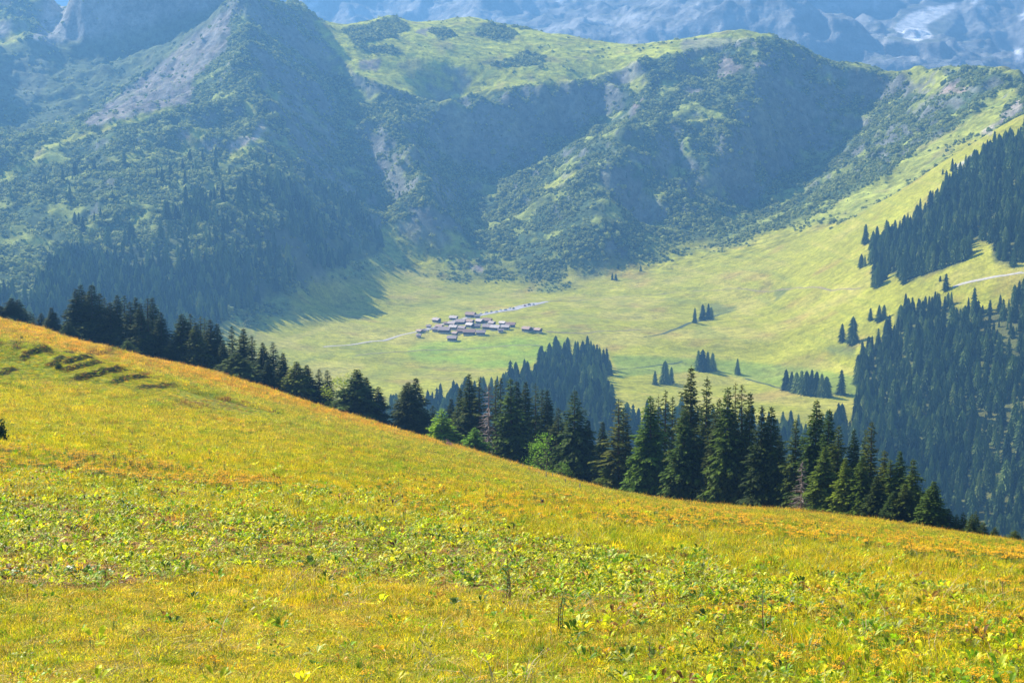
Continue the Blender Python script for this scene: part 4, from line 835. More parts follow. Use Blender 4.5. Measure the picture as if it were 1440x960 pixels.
# ------------------------------------------------------------------ the hamlet
M_ROOF = [plain('weathered_shingle_%s' % n, c, rough=.5, sc=.8, lo=.8, hi=1.2, spec=.4) for n, c in (('grey',(.36,.27,.25)),('brown',(.34,.20,.15)),('pale',(.55,.46,.42)))]
M_WOOD = plain('dark_timber', (.10,.06,.04), sc=1.2); M_STONE = plain('whitewashed_stone', (.62,.60,.55), sc=1); M_WIN = plain('window_glass', (.05,.07,.09), rough=.15, spec=.6); M_DOOR = plain('door_wood', (.16,.09,.05), sc=2)
def chalet(loc, L, W, H, rz, roof, label, plinth=.9):
    root = empty('chalet', (loc.x, loc.y, loc.z-.4), rz); tag(root, label, 'chalet', 'timber chalets of the hamlet')
    b = MB(); x, y = L/2, W/2; p = plinth+.4; rise = W*.30
    b.box((-x,-y,p),(x,y,H)); 
    for sx in (-1,1):
        q = [(sx*x,-y,H),(sx*x,y,H),(sx*x,0,H+rise)]; b.face(q if sx > 0 else q[::-1])
    link('timber_wall', b.mesh('timber_wall', [M_WOOD]), root)
    b = MB(); b.box((-x-.08,-y-.08,0),(x+.08,y+.08,p-.003)); link('stone_base', b.mesh('stone_base', [M_STONE]), root)
    b = MB(); ov = 1.0; th = .28
    for s in (-1,1):
        e = H - ov*rise/y; P = [(-x-ov,0,H+rise+.05),(x+ov,0,H+rise+.05),(x+ov,s*(y+ov),e+.05),(-x-ov,s*(y+ov),e+.05)]
        Q = [(a[0],a[1],a[2]+th) for a in P]
        if s > 0: P, Q = P[::-1], Q[::-1]
        b.face(Q); b.face(P[::-1])
        for i in range(4):
            if {i,(i+1)%4} == ({0,1} if s < 0 else {3,2}): continue
            b.face([P[i],P[(i+1)%4],Q[(i+1)%4],Q[i]])
    rf = link('roof', b.mesh('roof', [M_ROOF[roof]]), root)
    b = MB(); cx = x*random.uniform(-.4,.4); b.box((cx-.4,y*.25-.35,H+rise*.5),(cx+.4,y*.25+.35,H+rise+1.0)); link('chimney', b.mesh('chimney', [M_STONE]), rf)
    b = MB(); b.box((-x*.15-.55,-y-.12,p),(-x*.15+.55,-y-.003,p+2.0)); link('door', b.mesh('door', [M_DOOR]), root)
    wm = MB(); wm.box((-.5,-.1,0),(.5,.004,.9)); wme = wm.mesh('window', [M_WIN])
    for wx_, wz in ((x*.45,p+.9),(-x*.65,p+.9),(x*.0,H-.2-1.0) if H-p > 2.6 else (x*.78,p+.9)):
        o = link('window', wme, root); o.location = (wx_, -y-.01, wz)
    for s in (-1,1):
        o = link('window', wme, root); o.rotation_euler = (0,0,s*math.pi/2); o.location = (s*(x+.01), 0, H*.62)
VIL = [ # px, py(base), length px, roof, turn, label
 (614,453,12,0,.2,'detached chalet at the upper left corner of the hamlet'),(638,450,12,2,.15,'pale roofed chalet alone above the hamlet near the road'),(662,446,15,1,.1,'long low chalet beside the lower end of the car park'),(671,447,8,0,1.4,'small barn touching the long low chalet by the car park'),
 (636,458,12,0,.1,'chalet in the back row, first from the left along the road'),(648,456,15,0,.2,'chalet in the back row, second from the left along the road'),(661,455,12,1,.0,'chalet in the back row, third from the left along the road'),(675,455,13,0,-.1,'chalet in the back row beside the road junction'),(685,454,14,1,.3,'large chalet at the right end of the back row'),
 (618,462,11,1,.1,'small chalet at the left tip of the hamlet on the road bend'),(612,466,9,0,1.3,'little barn below the left tip of the hamlet'),(625,468,18,0,.5,'big chalet with wide roof at the lower left of the hamlet'),(638,463,12,2,.1,'chalet directly behind the big lower left one'),(650,464,11,0,.2,'middle chalet left of centre in the second row'),
 (661,460,12,2,-.1,'pale roofed chalet in the very centre of the hamlet'),(671,461,9,0,1.3,'narrow barn right of the central pale roof'),(660,471,18,1,.45,'large chalet in the front row with a steep dark gable'),(647,468,9,1,1.2,'small shed between the two big front row chalets'),(676,471,14,0,.6,'low chalet at the right end of the front row'),
 (686,463,15,0,.5,'chalet right of centre with long pale slope of roof'),(697,464,15,2,.5,'wide chalet leading to the right hand group'),(692,457,10,0,.1,'small chalet behind the wide one right of centre'),(707,457,10,2,.2,'highest chalet of the right hand group'),(718,460,14,1,.4,'chalet at the right corner of the right hand group'),(711,463,12,2,.3,'front chalet of the right hand group'),
 (704,467,8,0,1.0,'tiny barn below the right hand group'),(741,466,14,1,.1,'left chalet of the pair standing apart at the right'),(747,465,8,0,1.2,'gabled shed between the pair standing apart at the right'),(757,467,11,1,.1,'right chalet of the pair standing apart at the right'),
 (636,479,14,0,.6,'lone chalet on the green field below the hamlet'),(640,471,8,1,.2,'tiny barn just above the lone chalet on the green field'),(590,468,8,1,.1,'low shed at the road left of the hamlet'),(596,467,6,0,1.3,'little white ended hut beside the low shed on the road'),(589,474,6,0,.4,'dark hut below the road left of the hamlet'),
 (603,461,6,0,.3,'tiny hut by the road before the first chalets'),(628,457,7,1,.4,'small shed on the road behind the left tip of the hamlet')]
for (px, py, lp, rf, tr, lab) in VIL:
    p = hit(px, py, 1500, 2400); d = math.hypot(p.x, p.y); L = lp*d/F; Wd = max(4.5, L*.72)
    L *= .84; Wd *= .84; chalet(p, L, Wd, 1.9 + .22*min(L,12), tr*.6 - .62 + random.uniform(-.22,.22), rf, lab)
# cars on the car park
M_CAR = [plain('car_paint_%s' % n, c, rough=.3, sc=1, lo=.95, hi=1.05, spec=.6) for n, c in (('white',(.75,.75,.75)),('silver',(.45,.47,.5)),('blue',(.08,.16,.35)),('dark',(.04,.045,.05)),('red',(.4,.04,.03)))]
M_TYRE = plain('tyre', (.02,.02,.02)); M_CGL = plain('car_glass', (.03,.04,.05), rough=.1, spec=.7)
def car_mesh():
    b = MB(); prof = [(-2.1,.35),(-2.15,.85),(-1.2,.98),(-.6,1.42),(1.0,1.45),(1.75,.98),(2.1,.9),(2.15,.35)]
    L_ = [(x,-.86,z) for x,z in prof]; R_ = [(x,.86,z) for x,z in prof]; b.face(L_); b.face(R_[::-1])
    for i in range(8): b.face([L_[i],R_[i],R_[(i+1)%8],L_[(i+1)%8]])
    g = MB()
    for s in (-1,1):
        q = [(-1.05,s*.875,1.0),(-.55,s*.875,1.36),(.95,s*.875,1.38),(1.55,s*.875,1.0)]; g.face(q if s < 0 else q[::-1])
    g.face([(-1.2,-.7,1.0),(-1.2,.7,1.0),(-.62,.7,1.42),(-.62,-.7,1.42)]); w_ = MB(); w_.tube([(0,-.1,0),(0,.1,0)], [.33,.33], 10); return b, g, w_
cb, cg_, cw = car_mesh(); CBM = [cb.mesh('body', [m]) for m in M_CAR]; CGM = cg_.mesh('window_band', [M_CGL]); CWM = cw.mesh('wheel', [M_TYRE])
CARS = [(676,441.6,0,'white car at the lower end of the car park'),(684,440.0,1,'silver car second up from the lower end of the car park'),(691,438.6,3,'dark car on the far side of the lower car park'),(698,438.6,0,'white car near the lower middle of the car park'),(704,436.4,1,'silver car in the middle of the car park, far side'),(711,436.2,2,'blue car in the middle of the car park'),(717,434.0,0,'white car on the far side above the middle of the car park'),
 (722,434.4,3,'dark car standing alone on the near edge of the car park'),(738,430.6,4,'red car near the upper end of the car park'),(744,428.8,3,'dark car at the upper end of the car park'),(668,444.6,2,'blue car at the road junction beside the long low chalet'),(601,465.6,0,'white car on the road before the hamlet'),(607,464.3,1,'silver car on the road just before the first chalet'),(750,428.6,1,'silver car topmost on the car park')]
for (px, py, ci, lab) in CARS:
    p = hit(px, py, 1500, 2500); r_ = empty('parked_car', (p.x, p.y, p.z+.22), random.choice((.35,1.2,1.9))); tag(r_, lab, 'car', 'cars parked at the hamlet')
    link('body', CBM[ci], r_); link('window_band', CGM, r_)
    for sx in (-1.35,1.3):
        for sy in (-.8,.8): o = link('wheel', CWM, r_); o.location = (sx, sy, .33)

# ------------------------------------------------------------------ fence posts
M_POST = plain('weathered_post', (.33,.30,.27), sc=9); M_POSTD = plain('dark_wet_post', (.10,.07,.055), sc=9)
def post(px, py, hp, lab, m=M_POST, lo=100, hi_=345, th=.075, group='fence posts along the crest'):
    p = hit(px, py, lo, hi_); d = math.hypot(p.x, p.y); h = hp*d/F; b = MB(); l = random.uniform(-.04,.04)
    b.tube([(0,0,-.3),(l*.4,0,h*.5),(l,0,h*.96),(l,0,h)], [th,th*.95,th*.85,th*.55], 7, 0); o = link('fence_post', b.mesh('fence_post', [m])); o.location = p; tag(o, lab, 'fence post', group)
for px, py, hp, lab in ((717,655,9,'leftmost fence post of the row on the crest'),(735,661,10,'second fence post from the left on the crest'),(744,665,9,'third fence post, left of the light green tree'),(758,671,9,'fence post under the left part of the light green tree'),(768,676,14,'tallest fence post, in front of the light green tree'),(777,674,9,'fence post right beside the tallest one'),
                        (795,682,10,'fence post beside the start of the bare path'),(815,690,11,'last fence post, above the bare path'),(866,703,7,'short post in front of the reddish brown spruce')): post(px, py, hp, lab)
post(564,706,11,'dark stake standing in the meadow left of centre',M_POSTD,60,200,.09,'dark stakes in the meadow'); post(762,710,8,'short dark stake in the meadow below the fence posts',M_POSTD,60,240,.1,'dark stakes in the meadow')

# ------------------------------------------------------------------ meadow plants
def blades(n, r0, h0, h1, wd, seed, bend=.45, seg=2):
    r = random.Random(seed); b = MB()
    for _ in range(n):
        a = r.uniform(0,6.28); q = r0*math.sqrt(r.random()); p = Vector((math.cos(a)*q, math.sin(a)*q, -.02)); h = r.uniform(h0, h1); l = r.uniform(0,6.28); be = h*bend*r.uniform(.1,1.3)
        d = Vector((math.cos(l), math.sin(l), 0)); f = r.uniform(0,6.28); w_ = Vector((math.cos(f), math.sin(f), 0))*wd*r.uniform(.6,1.3)
        m1 = p + d*be*.3 + Vector((0,0,h*.55)); e = p + d*be + Vector((0,0,h*(1-.25*bend*r.random())))
        b.face([p-w_*.5, p+w_*.5, m1+w_*.42, m1-w_*.42]); b.face([m1-w_*.42, m1+w_*.42, e])
    return b
def leaf(b, base, d, L, W, m=0, curl=.25, up=.5):
    d = d.normalized(); s = d.cross(Vector((0,0,1))).normalized(); u = Vector((0,0,1))
    pts = [(0,0,.02),(.25,.42,.10),(.55,.5,.10),(.82,.28,-.02),(1,0,-curl)]
    P = lambda t, w_, z: base + d*L*t*math.cos(up) + u*(L*t*math.sin(up) + z*L) + s*W*w_
    mid = [P(t,0,z-.03) for t,w_,z in pts]
    for sg in (-1,1):
        ed = [P(t,sg*w_,z) for t,w_,z in pts]
        for i in range(4):
            q = [mid[i], ed[i], ed[i+1], mid[i+1]]; q = [v for k, v in enumerate(q) if k == 0 or (v-q[k-1]).length > 1e-6]
            if sg < 0: q = q[::-1]
            b.face(q, m)
def rosette(seed, n, L, W, stalk=.1):
    r = random.Random(seed); b = MB()
    for k in range(n):
        a = 6.283*k/n + r.uniform(-.5,.5); d = Vector((math.cos(a), math.sin(a), 0)); st = d*r.uniform(.2,1)*stalk + Vector((0,0,r.uniform(.3,1)*stalk)); l = L*r.uniform(.6,1.15)
        leaf(b, st, d, l, W*l/L, 0, r.uniform(.05,.5), r.uniform(-.1,.9))
    return b
def ragwort(seed, h=.5):
    r = random.Random(seed); b = MB()
    for k in range(4):
        a = r.uniform(0,6.28); p = Vector((math.cos(a),math.sin(a),0))*.07; l = Vector((r.uniform(-.08,.08), r.uniform(-.08,.08), h*r.uniform(.75,1.1))); b.tube([p, p+l*.5, p+l], [.006,.005,.004], 3, 1)
        for j in range(9):
            t = r.uniform(.1,.9); a2 = r.uniform(0,6.28); leaf(b, p+l*t, Vector((math.cos(a2),math.sin(a2),0)), .09, .03, 1, .3, .3)
        for j in range(16):
            c = p + l + Vector((r.uniform(-.09,.09), r.uniform(-.09,.09), r.uniform(-.03,.03))); s = r.uniform(.010,.019); t1 = Vector((1,0,r.uniform(-.4,.4)))*s; t2 = Vector((0,1,r.uniform(-.4,.4)))*s
            b.face([c+t1, c+(t1+t2)*.7, c+t2, c+(t2-t1)*.7, c-t1, c-(t1+t2)*.7, c-t2, c+(t1-t2)*.7], 0)
    return b
def dock(seed, h=.7):
    r = random.Random(seed); b = MB(); l = Vector((r.uniform(-.05,.05), r.uniform(-.05,.05), h)); b.tube([(0,0,-.03), l*.5, l], [.012,.009,.004], 4, 0)
    for j in range(60):
        t = r.uniform(.45,1); a = r.uniform(0,6.28); d = Vector((math.cos(a),math.sin(a),.5)); c = l*t + d*r.uniform(.006,.028); s = .013; b.face([c-Vector((s,0,0)), c+Vector((0,s,s)), c+Vector((s,0,0)), c-Vector((0,s,s))], 1)
    for j in range(4):
        a = r.uniform(0,6.28); leaf(b, l*r.uniform(.02,.3), Vector((math.cos(a),math.sin(a),0)), .2, .08, 2, .4, .4)
    return b
GR_ = [blades(46,.22,.07,.20,.010,41,.8).mesh('grass', [M_GRASS]), blades(46,.24,.10,.26,.011,42,.9).mesh('grass', [M_GRASS]), blades(30,.20,.20,.50,.008,43,.55).mesh('grass', [M_GRASS]), blades(36,.26,.05,.14,.012,44,1.4).mesh('grass', [M_GRASS])]
GF_ = [blades(60,.45,.16,.40,.020,45,.8).mesh('grass', [M_GRASS]), blades(60,.45,.2,.5,.018,46,.6).mesh('grass', [M_GRASS]), blades(50,.5,.1,.28,.024,47,1.1).mesh('grass', [M_GRASS])]
RS_ = [rosette(51,7,.17,.06).mesh('herb', [M_HERB]), rosette(52,9,.13,.055).mesh('herb', [M_HERB]), rosette(53,6,.21,.085).mesh('herb', [M_HERB]), rosette(54,12,.08,.035,.16).mesh('herb', [M_HERB])]
RW_ = [ragwort(61).mesh('ragwort', [M_ORANGE, M_GREENS]), ragwort(62,.42).mesh('ragwort', [M_ORANGE, M_GREENS])]
DK_ = [dock(63).mesh('dock', [M_STALK, M_BROWN, M_GREENS]), dock(64,.55).mesh('dock', [M_STALK, M_BROWN, M_GREENS])]
ST_ = [blades(16,.3,.15,.5,.008,65,2.2).mesh('straw', [M_STRAW])]
PAL = {k: np.array(v) for k, v in dict(straw=(.66,.50,.22), gold=(.66,.43,.06), orange=(.60,.33,.04), yel=(.60,.54,.035), yg=(.42,.47,.03), green=(.20,.35,.02), dark=(.08,.15,.02), pale=(.52,.56,.34), brown=(.28,.15,.07)).items()}
jn1 = int(np.searchsorted(DD, 395)); jn0 = int(np.searchsorted(DD, 20))
def near_pts(N, dens):
    fi, fj, x, y, d, wg = area_points(N, jn0, jn1, np.searchsorted(AZ, R(-28)), np.searchsorted(AZ, R(28)), None)
    cell = (jn1-jn0)*(np.searchsorted(AZ, R(28))-np.searchsorted(AZ, R(-28)))/N      # grid cells per candidate
    pr = wg*cell*dens(x, y, d, fi, fj); k = (RNG.random(N) < pr) & (d < crest_d(np.arctan2(x, y))*1.04); 
    return fi[k], fj[k], x[k], y[k], d[k], bil(GZ, fi[k], fj[k])
def zones(x, y, fi, fj):
    dry_ = bil(DRY, fi, fj); so = bil(SOIL, fi, fj); px, py = to_pix(x, y, bil(GZ, fi, fj)); return dry_, so, px, py
def MIDZ(x,y,fi,fj):
    px, py = to_pix(x, y, bil(GZ,fi,fj)); return inpoly(px, py, [(-60,660),(300,680),(560,705),(850,760),(1440,800),(1500,1000),(900,1000),(740,880),(600,800),(-60,830)])*sstep(-.5,.2,fbm(x,y,3.2,3,130.))
def pick(n, opts, wts):
    wts = np.stack([np.broadcast_to(w_, (n,)) for w_ in wts], 1).clip(0); wts = wts/wts.sum(1, keepdims=True); cs = wts.cumsum(1); u = RNG.random(n)[:,None]; i = (u > cs).sum(1).clip(0, len(opts)-1)
    return np.array([PAL[o] for o in opts])[i]
fi, fj, x, y, d, z = near_pts(420000, lambda x,y,d,fi,fj: np.minimum(30, 30*(30/d)**1.35)*(1-.90*bil(SOIL,fi,fj))*(1-.45*MIDZ(x,y,fi,fj))*(1+5*inpoly(*to_pix(x,y,bil(GZ,fi,fj)), [(-50,500),(60,485),(130,497),(250,548),(250,560),(100,545),(-50,540)]))); n = len(x); print('grass', n)
dr, so, px, py = zones(x, y, fi, fj); g1 = fbm(x, y, 14, 3, 100.)*(1-sstep(60,200,d)*.3) + fbm(x, y, 40, 2, 103.)*.6; g2 = fbm(x, y, 1.6, 3, 110.); upl = inpoly(px, py, [(-100,540),(150,560),(330,600),(520,640),(460,668),(200,650),(-100,630)]).astype(float)
hollow = inpoly(px, py, [(235,572),(262,560),(310,560),(352,568),(372,582),(320,580)]).astype(float); bank = inpoly(px, py, [(-50,500),(60,485),(130,497),(250,548),(400,585),(380,592),(230,562),(100,540),(-50,540)]).astype(float); base = sstep(795, 835, py)*(1-.7*inpoly(px, py, [(850,770),(1500,800),(1500,1000),(1050,1000)]))
tint = pick(n, ['straw','gold','orange','yel','yg','green','dark','pale','brown'],
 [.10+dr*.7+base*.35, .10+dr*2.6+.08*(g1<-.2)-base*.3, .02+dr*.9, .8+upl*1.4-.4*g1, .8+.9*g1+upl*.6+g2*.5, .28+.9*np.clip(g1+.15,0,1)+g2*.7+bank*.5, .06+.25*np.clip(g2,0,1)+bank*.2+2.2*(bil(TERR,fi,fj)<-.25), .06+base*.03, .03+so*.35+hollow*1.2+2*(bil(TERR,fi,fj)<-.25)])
tint = tint*np.array([1.17,1.03,.34])*RNG.normal(1,.26,(n,1)).clip(.4,1.7)*(1+.12*fbm(x,y,5,2,115.))[:,None]
far = d > 75; idx = np.where(far, 0, np.where((base > .4) & (RNG.random(n) < .8), RNG.choice([0,3,1], n, p=[.35,.5,.15]), RNG.choice(4, n, p=[.36,.3,.14,.2]))); hs = (d/30)**.62
sxy = RNG.uniform(.8,1.25,n)*np.where(far, np.clip(d/110,.7,2.4), np.clip(hs,1,1.7)); sxy = np.where(bank > 0, np.minimum(sxy, .7), sxy); sz = RNG.uniform(.7,1.3,n)*np.where(bank > 0, .42, 1)*np.where(far, np.clip(.6+d/800,.6,1.05), 1.0)*(1+.5*fbm(x,y,9,3,120.))*(1+.7*fbm(x,y,1.3,2,125.)).clip(.35,2)*(1-.45*base)*(1+.25*dr)
rt = np.zeros((n,3)); rt[:,2] = RNG.uniform(0,6.28,n); rt[:,:2] = RNG.normal(0,.12,(n,2)); P = np.stack([x,y,z],1); sc = np.stack([sxy,sxy,sz],1)
instancer('meadow_grass', GR_, P[~far], idx[~far], rt[~far], sc[~far], tint[~far]); nf = int(far.sum())
instancer('distant_meadow_grass', GF_, P[far], RNG.integers(0,3,nf), rt[far], sc[far], tint[far])
# broad leaved herbs
def hd(x,y,d,fi,fj):
    so = bil(SOIL,fi,fj); px, py = to_pix(x, y, bil(GZ,fi,fj)); right = inpoly(px, py, [(850,770),(1180,800),(1440,850),(1500,1000),(900,1000),(760,880),(740,800)]); mid = inpoly(px, py, [(-50,660),(300,680),(560,700),(850,770),(900,800),(400,760),(-50,740)])
    return (17*so + 6*right + 6.0*mid + .8)*(.4+1.1*sstep(-.3,.4,fbm(x,y,2.4,3,130.)))*np.minimum(1.25,(45/d)**1.2)*(d<150)
fi, fj, x, y, d, z = near_pts(400000, hd); n = len(x); print('herbs', n); g2 = fbm(x, y, 2.2, 2, 140.)
tint = pick(n, ['yg','green','dark','yel','pale','brown','orange'], [1.4, .75+g2, .12+.3*np.clip(g2,0,1), .9, .12, .22, .08])*np.array([1.15,1.2,.45])*RNG.normal(1,.3,(n,1)).clip(.35,1.8)
rt = np.zeros((n,3)); rt[:,2] = RNG.uniform(0,6.28,n); rt[:,:2] = RNG.normal(0,.25,(n,2)); s = RNG.uniform(.5,1.35,n)*np.clip((d/45)**.3,1,1.3)
instancer('broad_leaved_herbs', RS_, np.stack([x,y,z+RNG.uniform(.0,.10,n)+.14*(d>70)],1), RNG.choice(4,n,p=[.3,.25,.15,.3]), rt, np.stack([s,s,s],1), tint)
# ragwort in bloom
def rd(x,y,d,fi,fj):
    px, py = to_pix(x, y, bil(GZ,fi,fj)); A = inpoly(px, py, [(-60,636),(60,640),(180,652),(300,672),(420,690),(420,700),(250,690),(110,672),(-60,668)])*1.3; B = inpoly(px, py, [(1180,790),(1320,782),(1500,795),(1500,850),(1300,820)])*1.0; Cc = inpoly(px, py, [(950,840),(1200,850),(1500,830),(1500,1000),(1080,1000),(1000,900)])*1.2; D = inpoly(px, py, [(500,690),(760,700),(1000,720),(1440,775),(1440,790),(1000,760),(600,730)])*.35
    return (A*2.4+B*1.7+Cc*2.6+D*1.6+.12)*(.2+1.6*sstep(-.1,.5,fbm(x,y,4,3,150.)))*(d<190)
fi, fj, x, y, d, z = near_pts(160000, rd); n = len(x); print('ragwort', n); rt = np.zeros((n,3)); rt[:,2] = RNG.uniform(0,6.28,n); s = RNG.uniform(.4,.7,n)*np.where(d>62,1.9,1)
instancer('ragwort_flowers', RW_, np.stack([x,y,z],1), RNG.integers(0,2,n), rt, np.stack([s,s,s],1))
fi, fj, x, y, d, z = near_pts(60000, lambda x,y,d,fi,fj: (.10+.25*bil(SOIL,fi,fj))*(d<160)*(fbm(x,y,5,2,160.)>0)); n = len(x); print('dock', n); rt = np.zeros((n,3)); rt[:,2] = RNG.uniform(0,6.28,n); s = RNG.uniform(.2,.55,n)
instancer('withered_docks', DK_, np.stack([x,y,z],1), RNG.integers(0,2,n), rt, np.stack([s,s,s],1))
fi, fj, x, y, d, z = near_pts(60000, lambda x,y,d,fi,fj: 1.2*(d<75)*sstep(0,.4,fbm(x,y,3,2,170.))); n = len(x); rt = np.zeros((n,3)); rt[:,2] = RNG.uniform(0,6.28,n); rt[:,0] = RNG.normal(0,.5,n); s = RNG.uniform(.6,1.2,n)
instancer('dry_straw', ST_, np.stack([x,y,z],1), np.zeros(n,int), rt, np.stack([s,s,s],1))

# single plants one can point at
def at_px(px, py, lo=20, hi_=390): return hit(px, py, lo, hi_)
def plant(name, px, py, hp, lab, cat, make, group=None, natural=1.0, rz=None):
    p = at_px(px, py); d = math.hypot(p.x, p.y); s = hp*d/F/natural; r_ = empty(name, p, random.uniform(0,6.28) if rz is None else rz, s); tag(r_, lab, cat, group); make(r_); return r_
def mk_leafy(seed, nst=3, nl=14, L=.14, W=.06, brown=False, spread=.10, m=None):
    def f(root):
        r = random.Random(seed)
        for k in range(nst):
            a = r.uniform(0,6.28); p = Vector((math.cos(a),math.sin(a),0))*spread*r.uniform(.2,1); l = Vector((r.uniform(-.12,.12), r.uniform(-.12,.12), r.uniform(.7,1.0))); b = MB(); b.tube([p-Vector((0,0,.05)), p+l*.5+Vector((.02,0,0)), p+l], [.014,.010,.004], 5); link('stem', b.mesh('stem', [M_STALK]), root)
            for j in range(nl//nst):
                t = r.uniform(.25,1); a2 = r.uniform(0,6.28); b = MB(); leaf(b, p+l*t, Vector((math.cos(a2),math.sin(a2),0)), L*r.uniform(.7,1.2), W*r.uniform(.7,1.2), 0, .3, r.uniform(-.1,.6)); link('leaf', b.mesh('leaf', [m or M_GREENS]), root)
    return f
def mk_dock(seed):
    def f(root):
        r = random.Random(seed)
        for k in range(2):
            p = Vector((r.uniform(-.06,.06), r.uniform(-.06,.06), 0)); l = Vector((r.uniform(-.06,.06), r.uniform(-.06,.06), r.uniform(.85,1))); b = MB(); b.tube([p-Vector((0,0,.05)), p+l*.5, p+l], [.014,.011,.006], 5); link('stem', b.mesh('stem', [M_STALK]), root)
            b = MB()
            for j in range(120):
                t = r.uniform(.4,1.0); a = r.uniform(0,6.28); c = p + l*t + Vector((math.cos(a),math.sin(a),.3))*r.uniform(.004,.022); s = .011; b.face([c-Vector((s,0,0)), c+Vector((0,s,s)), c+Vector((s,0,0)), c-Vector((0,s,s))])
            link('seed_head', b.mesh('seed_head', [M_BROWN]), root)
    return f
def mk_rosette(seed, n, L, W):
    def f(root):
        r = random.Random(seed)
        for k in range(n):
            a = 6.283*k/n + r.uniform(-.4,.4); b = MB(); d = Vector((math.cos(a),math.sin(a),0)); leaf(b, d*.05+Vector((0,0,.05)), d, L*r.uniform(.7,1.2), W*r.uniform(.8,1.2), 0, r.uniform(.1,.5), r.uniform(.1,1.0)); link('leaf', b.mesh('leaf', [M_GREENS]), root)
    return f
def mk_tuft(seed, m):
    def f(root): link('blades', blades(90,.16,.5,1.0,.016,seed,.7).mesh('blades', [m]), root)
    return f
M_TUFT = foliage('tuft_blades', [(0,(.13,.26,.02)),(1,(.2,.33,.03))], trans=.45, vary=((.6,.6,.6),(1.4,1.4,1.2)))
GD_ = 'brown dock stalks standing out of the meadow'
for k, (px, py, hp, lab) in enumerate([(133,657,23,'leftmost tall brown dock stalk in the flowering band'),(163,663,24,'brown dock stalk in the middle of the flowering band at the left'),(187,655,22,'rightmost brown dock stalk of three in the flowering band'),(289,700,18,'brown dock stalk left of the centre above the leafy patch'),(438,780,26,'thin brown stalk at the edge of the bare soil'),
     (1333,787,13,'left of two short dark docks near the right crest'),(1337,788,11,'right of two short dark docks near the right crest'),(1411,848,34,'brown dock with a forked foot near the right edge'),(1365,834,16,'short red brown dock left of the forked one'),(842,846,36,'thin brown stalk right of centre over the meadow'),(1363,797,9,'tiny dock right of the two short dark ones'),(720,790,22,'reddish stalk above the tall leafy plant')]):
    plant('dock_plant', px, py, hp, lab, 'dock', mk_dock(200+k), GD_, 1.0)
GL = 'leafy plants standing out of the meadow'
for k, (px, py, hp, lab, f) in enumerate([(718,845,72,'tall dark leafy plant in the centre foreground',mk_leafy(301,3,30,.16,.08)),(790,890,66,'group of three thin bare stems with a leafy top',mk_leafy(302,4,22,.13,.06)),(1080,900,78,'tall brown stemmed plant with small leaves right of centre',mk_leafy(303,2,22,.13,.05)),(1122,872,46,'stem carrying one broad green upright leaf',mk_leafy(304,1,3,.36,.22,spread=.01)),
     (998,848,28,'bushy plant with a broad green leaf left of the brown stemmed one',mk_leafy(305,3,16,.3,.16)),(1105,822,34,'leafy dark green plant above the broad upright leaf',mk_leafy(306,2,14,.2,.1)),(832,800,26,'two stemmed plant with dark leaves right of the tall leafy one',mk_leafy(307,2,10,.25,.12)),(1010,905,50,'dark leafed plant low right of the pale leaves',mk_leafy(308,3,18,.2,.09)),
     (1195,832,30,'leafy plant at the right in front of long pale grass',mk_leafy(309,3,18,.22,.1)),(912,935,46,'narrow dark plant near the lower middle',mk_leafy(310,2,16,.16,.06)),(118,712,30,'green leafy plant in the flowering band at the left',mk_leafy(311,3,20,.18,.08)),(560,690,20,'green plant beside the dark stake',mk_leafy(312,3,16,.2,.09)),(1385,882,26,'plant with dark round leaves near the lower right',mk_leafy(313,2,10,.3,.18))]):
    plant('leafy_plant', px, py, hp, lab, 'plant', f, GL, 1.0)
GB = 'broad leaved clumps in the meadow'
for k, (px, py, hp, lab, n_) in enumerate([(660,822,24,'clump of large bright green leaves left of the tall leafy plant',11),(640,850,14,'small clump of pale leaves at the edge of the bare soil',8),(12,812,20,'dark leaf clump at the left photo edge',9),(40,806,18,'leaf clump second from the left edge on the soil rim',9),(90,808,22,'large leaf clump with a dark hollow beneath',11),(122,806,18,'leaf clump right of the one with the dark hollow',9),(150,812,20,'rightmost leaf clump on the soil rim',10),(175,816,12,'small low leaves ending the row on the soil rim',7),(67,762,12,'yellow green leaf clump above the soil rim',8),(30,732,12,'bright leaf clump high on the leafy patch',8),(438,800,22,'dark leaf clump beside the bare soil left of centre',10),(465,792,14,'small leaf clump right of the dark one by the soil',8),(1340,870,14,'broad leaves in the lower right meadow',7),(948,860,20,'leaf clump left of the pale leaves',9)]):
    plant('leaf_clump', px, py, hp, lab, 'plant', mk_rosette(330+k, n_, 1.0, .42), GB, 1.0)
for k, (px, py, hp, lab) in enumerate([(388,882,36,'bright green grass tuft with upright blades left of centre'),(505,942,28,'dark green grass tuft near the bottom edge'),(72+480,935,20,'low green grass tuft right of the dark one at the bottom'),(305,835,16,'grass tuft beside the flattened dry grass'),(240,868,14,'low tuft in the short grass at the left'),(60,915,14,'green tuft near the lower left corner'),(1295,925,26,'green tuft in the lower right among ragwort'),(760,925,34,'loose grass tuft at the bottom right of centre')]):
    plant('grass_tuft', px, py, hp, lab, 'grass tuft', mk_tuft(360+k, M_TUFT), 'grass tufts in the near meadow', 1.0)
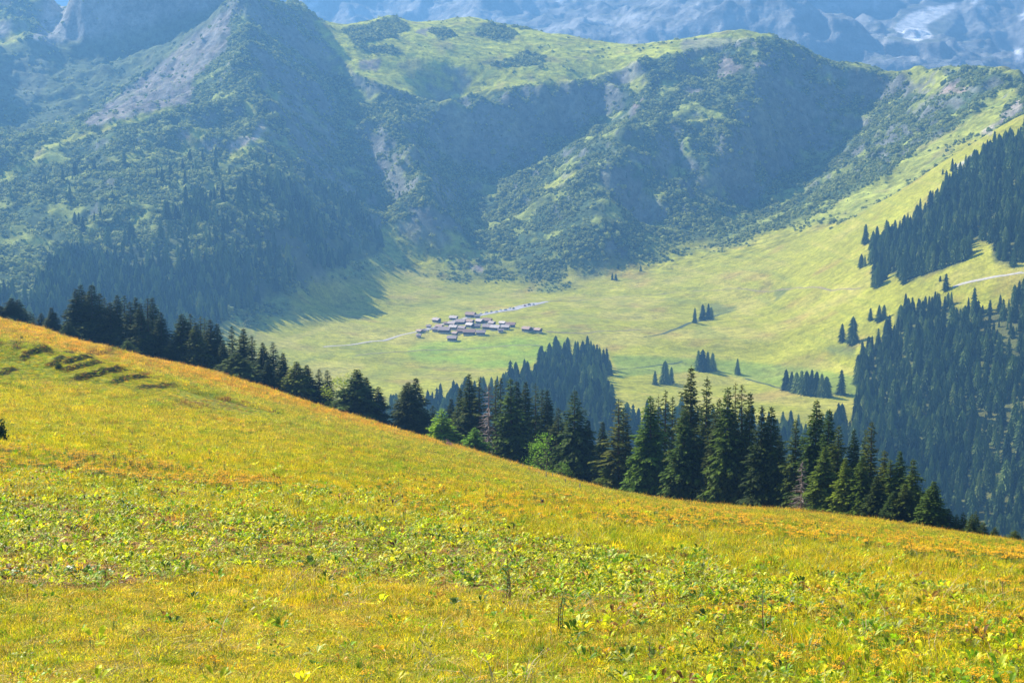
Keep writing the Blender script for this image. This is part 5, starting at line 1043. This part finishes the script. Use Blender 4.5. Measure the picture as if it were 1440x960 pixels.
for k, (px, py, hp, lab) in enumerate([(688,925,52,'long pale bent straw standing near the bottom centre'),(930,820,30,'pale curved straw left of the broad upright leaf'),(1250,800,36,'long pale grass stalks leaning at the right'),(220,850,18,'flattened pale straw near the left foreground')]):
    plant('straw_stalks', px, py, hp, lab, 'dry grass', lambda root, k=k: link('stalks', blades(9,.05,.6,1.0,.018,380+k,1.0).mesh('stalks', [M_STRAW]), root), 'pale straw in the meadow', 1.0)
# bush cut by the left photo edge, green knoll bush on the terraced bank, pink flowering bush on the crest
def bush(px, py, hp, wp, lab, m, seed, extra=None):
    p = at_px(px, py); d = math.hypot(p.x, p.y); h = hp*d/F; w_ = wp*d/F/2; root = empty('bush', p); tag(root, lab, 'bush'); r = random.Random(seed); b = MB(); fl_ = MB(); s0 = h*.14
    for _ in range(700):
        dd = Vector((r.gauss(0,1), r.gauss(0,1), abs(r.gauss(0,1)))).normalized(); q = Vector((dd.x*w_, dd.y*w_, dd.z*h))*r.uniform(.4,1.0)*(1+.25*math.sin(dd.x*7+seed)*math.cos(dd.y*5)); u = Vector((r.gauss(0,1), r.gauss(0,1), r.gauss(0,1))).normalized(); v = u.cross(dd).normalized(); s = s0*r.uniform(.6,1.3)
        (fl_ if (extra and dd.x > .1 and r.random() < .6) else b).face([q-u*s*.5, q+v*s*.35, q+u*s*.5, q-v*s*.35])
    link('leaves', b.mesh('leaves', [m]), root); b = MB()
    for k in range(6): a = k*1.05; b.tube([(0,0,-.1),(math.cos(a)*w_*.3,math.sin(a)*w_*.3,h*.45),(math.cos(a)*w_*.5,math.sin(a)*w_*.5,h*.8)], [.03*h,.02*h,.008*h], 4)
    link('twigs', b.mesh('twigs', [M_BARK]), root)
    if extra: link('blossoms', fl_.mesh('blossoms', [extra]), root)
bush(0,620,30,22,'dark leafy bush cut by the left photo edge',M_SPR,401); bush(82,518,9,12,'small dark green bush on the trodden bank',M_SPR,402); bush(627,628,10,22,'pale green bush with pink blossoms on the crest',M_LEAF,403,M_PINK); bush(30,477,5,8,'small grass bush on the upper bank',M_LEAF,404)
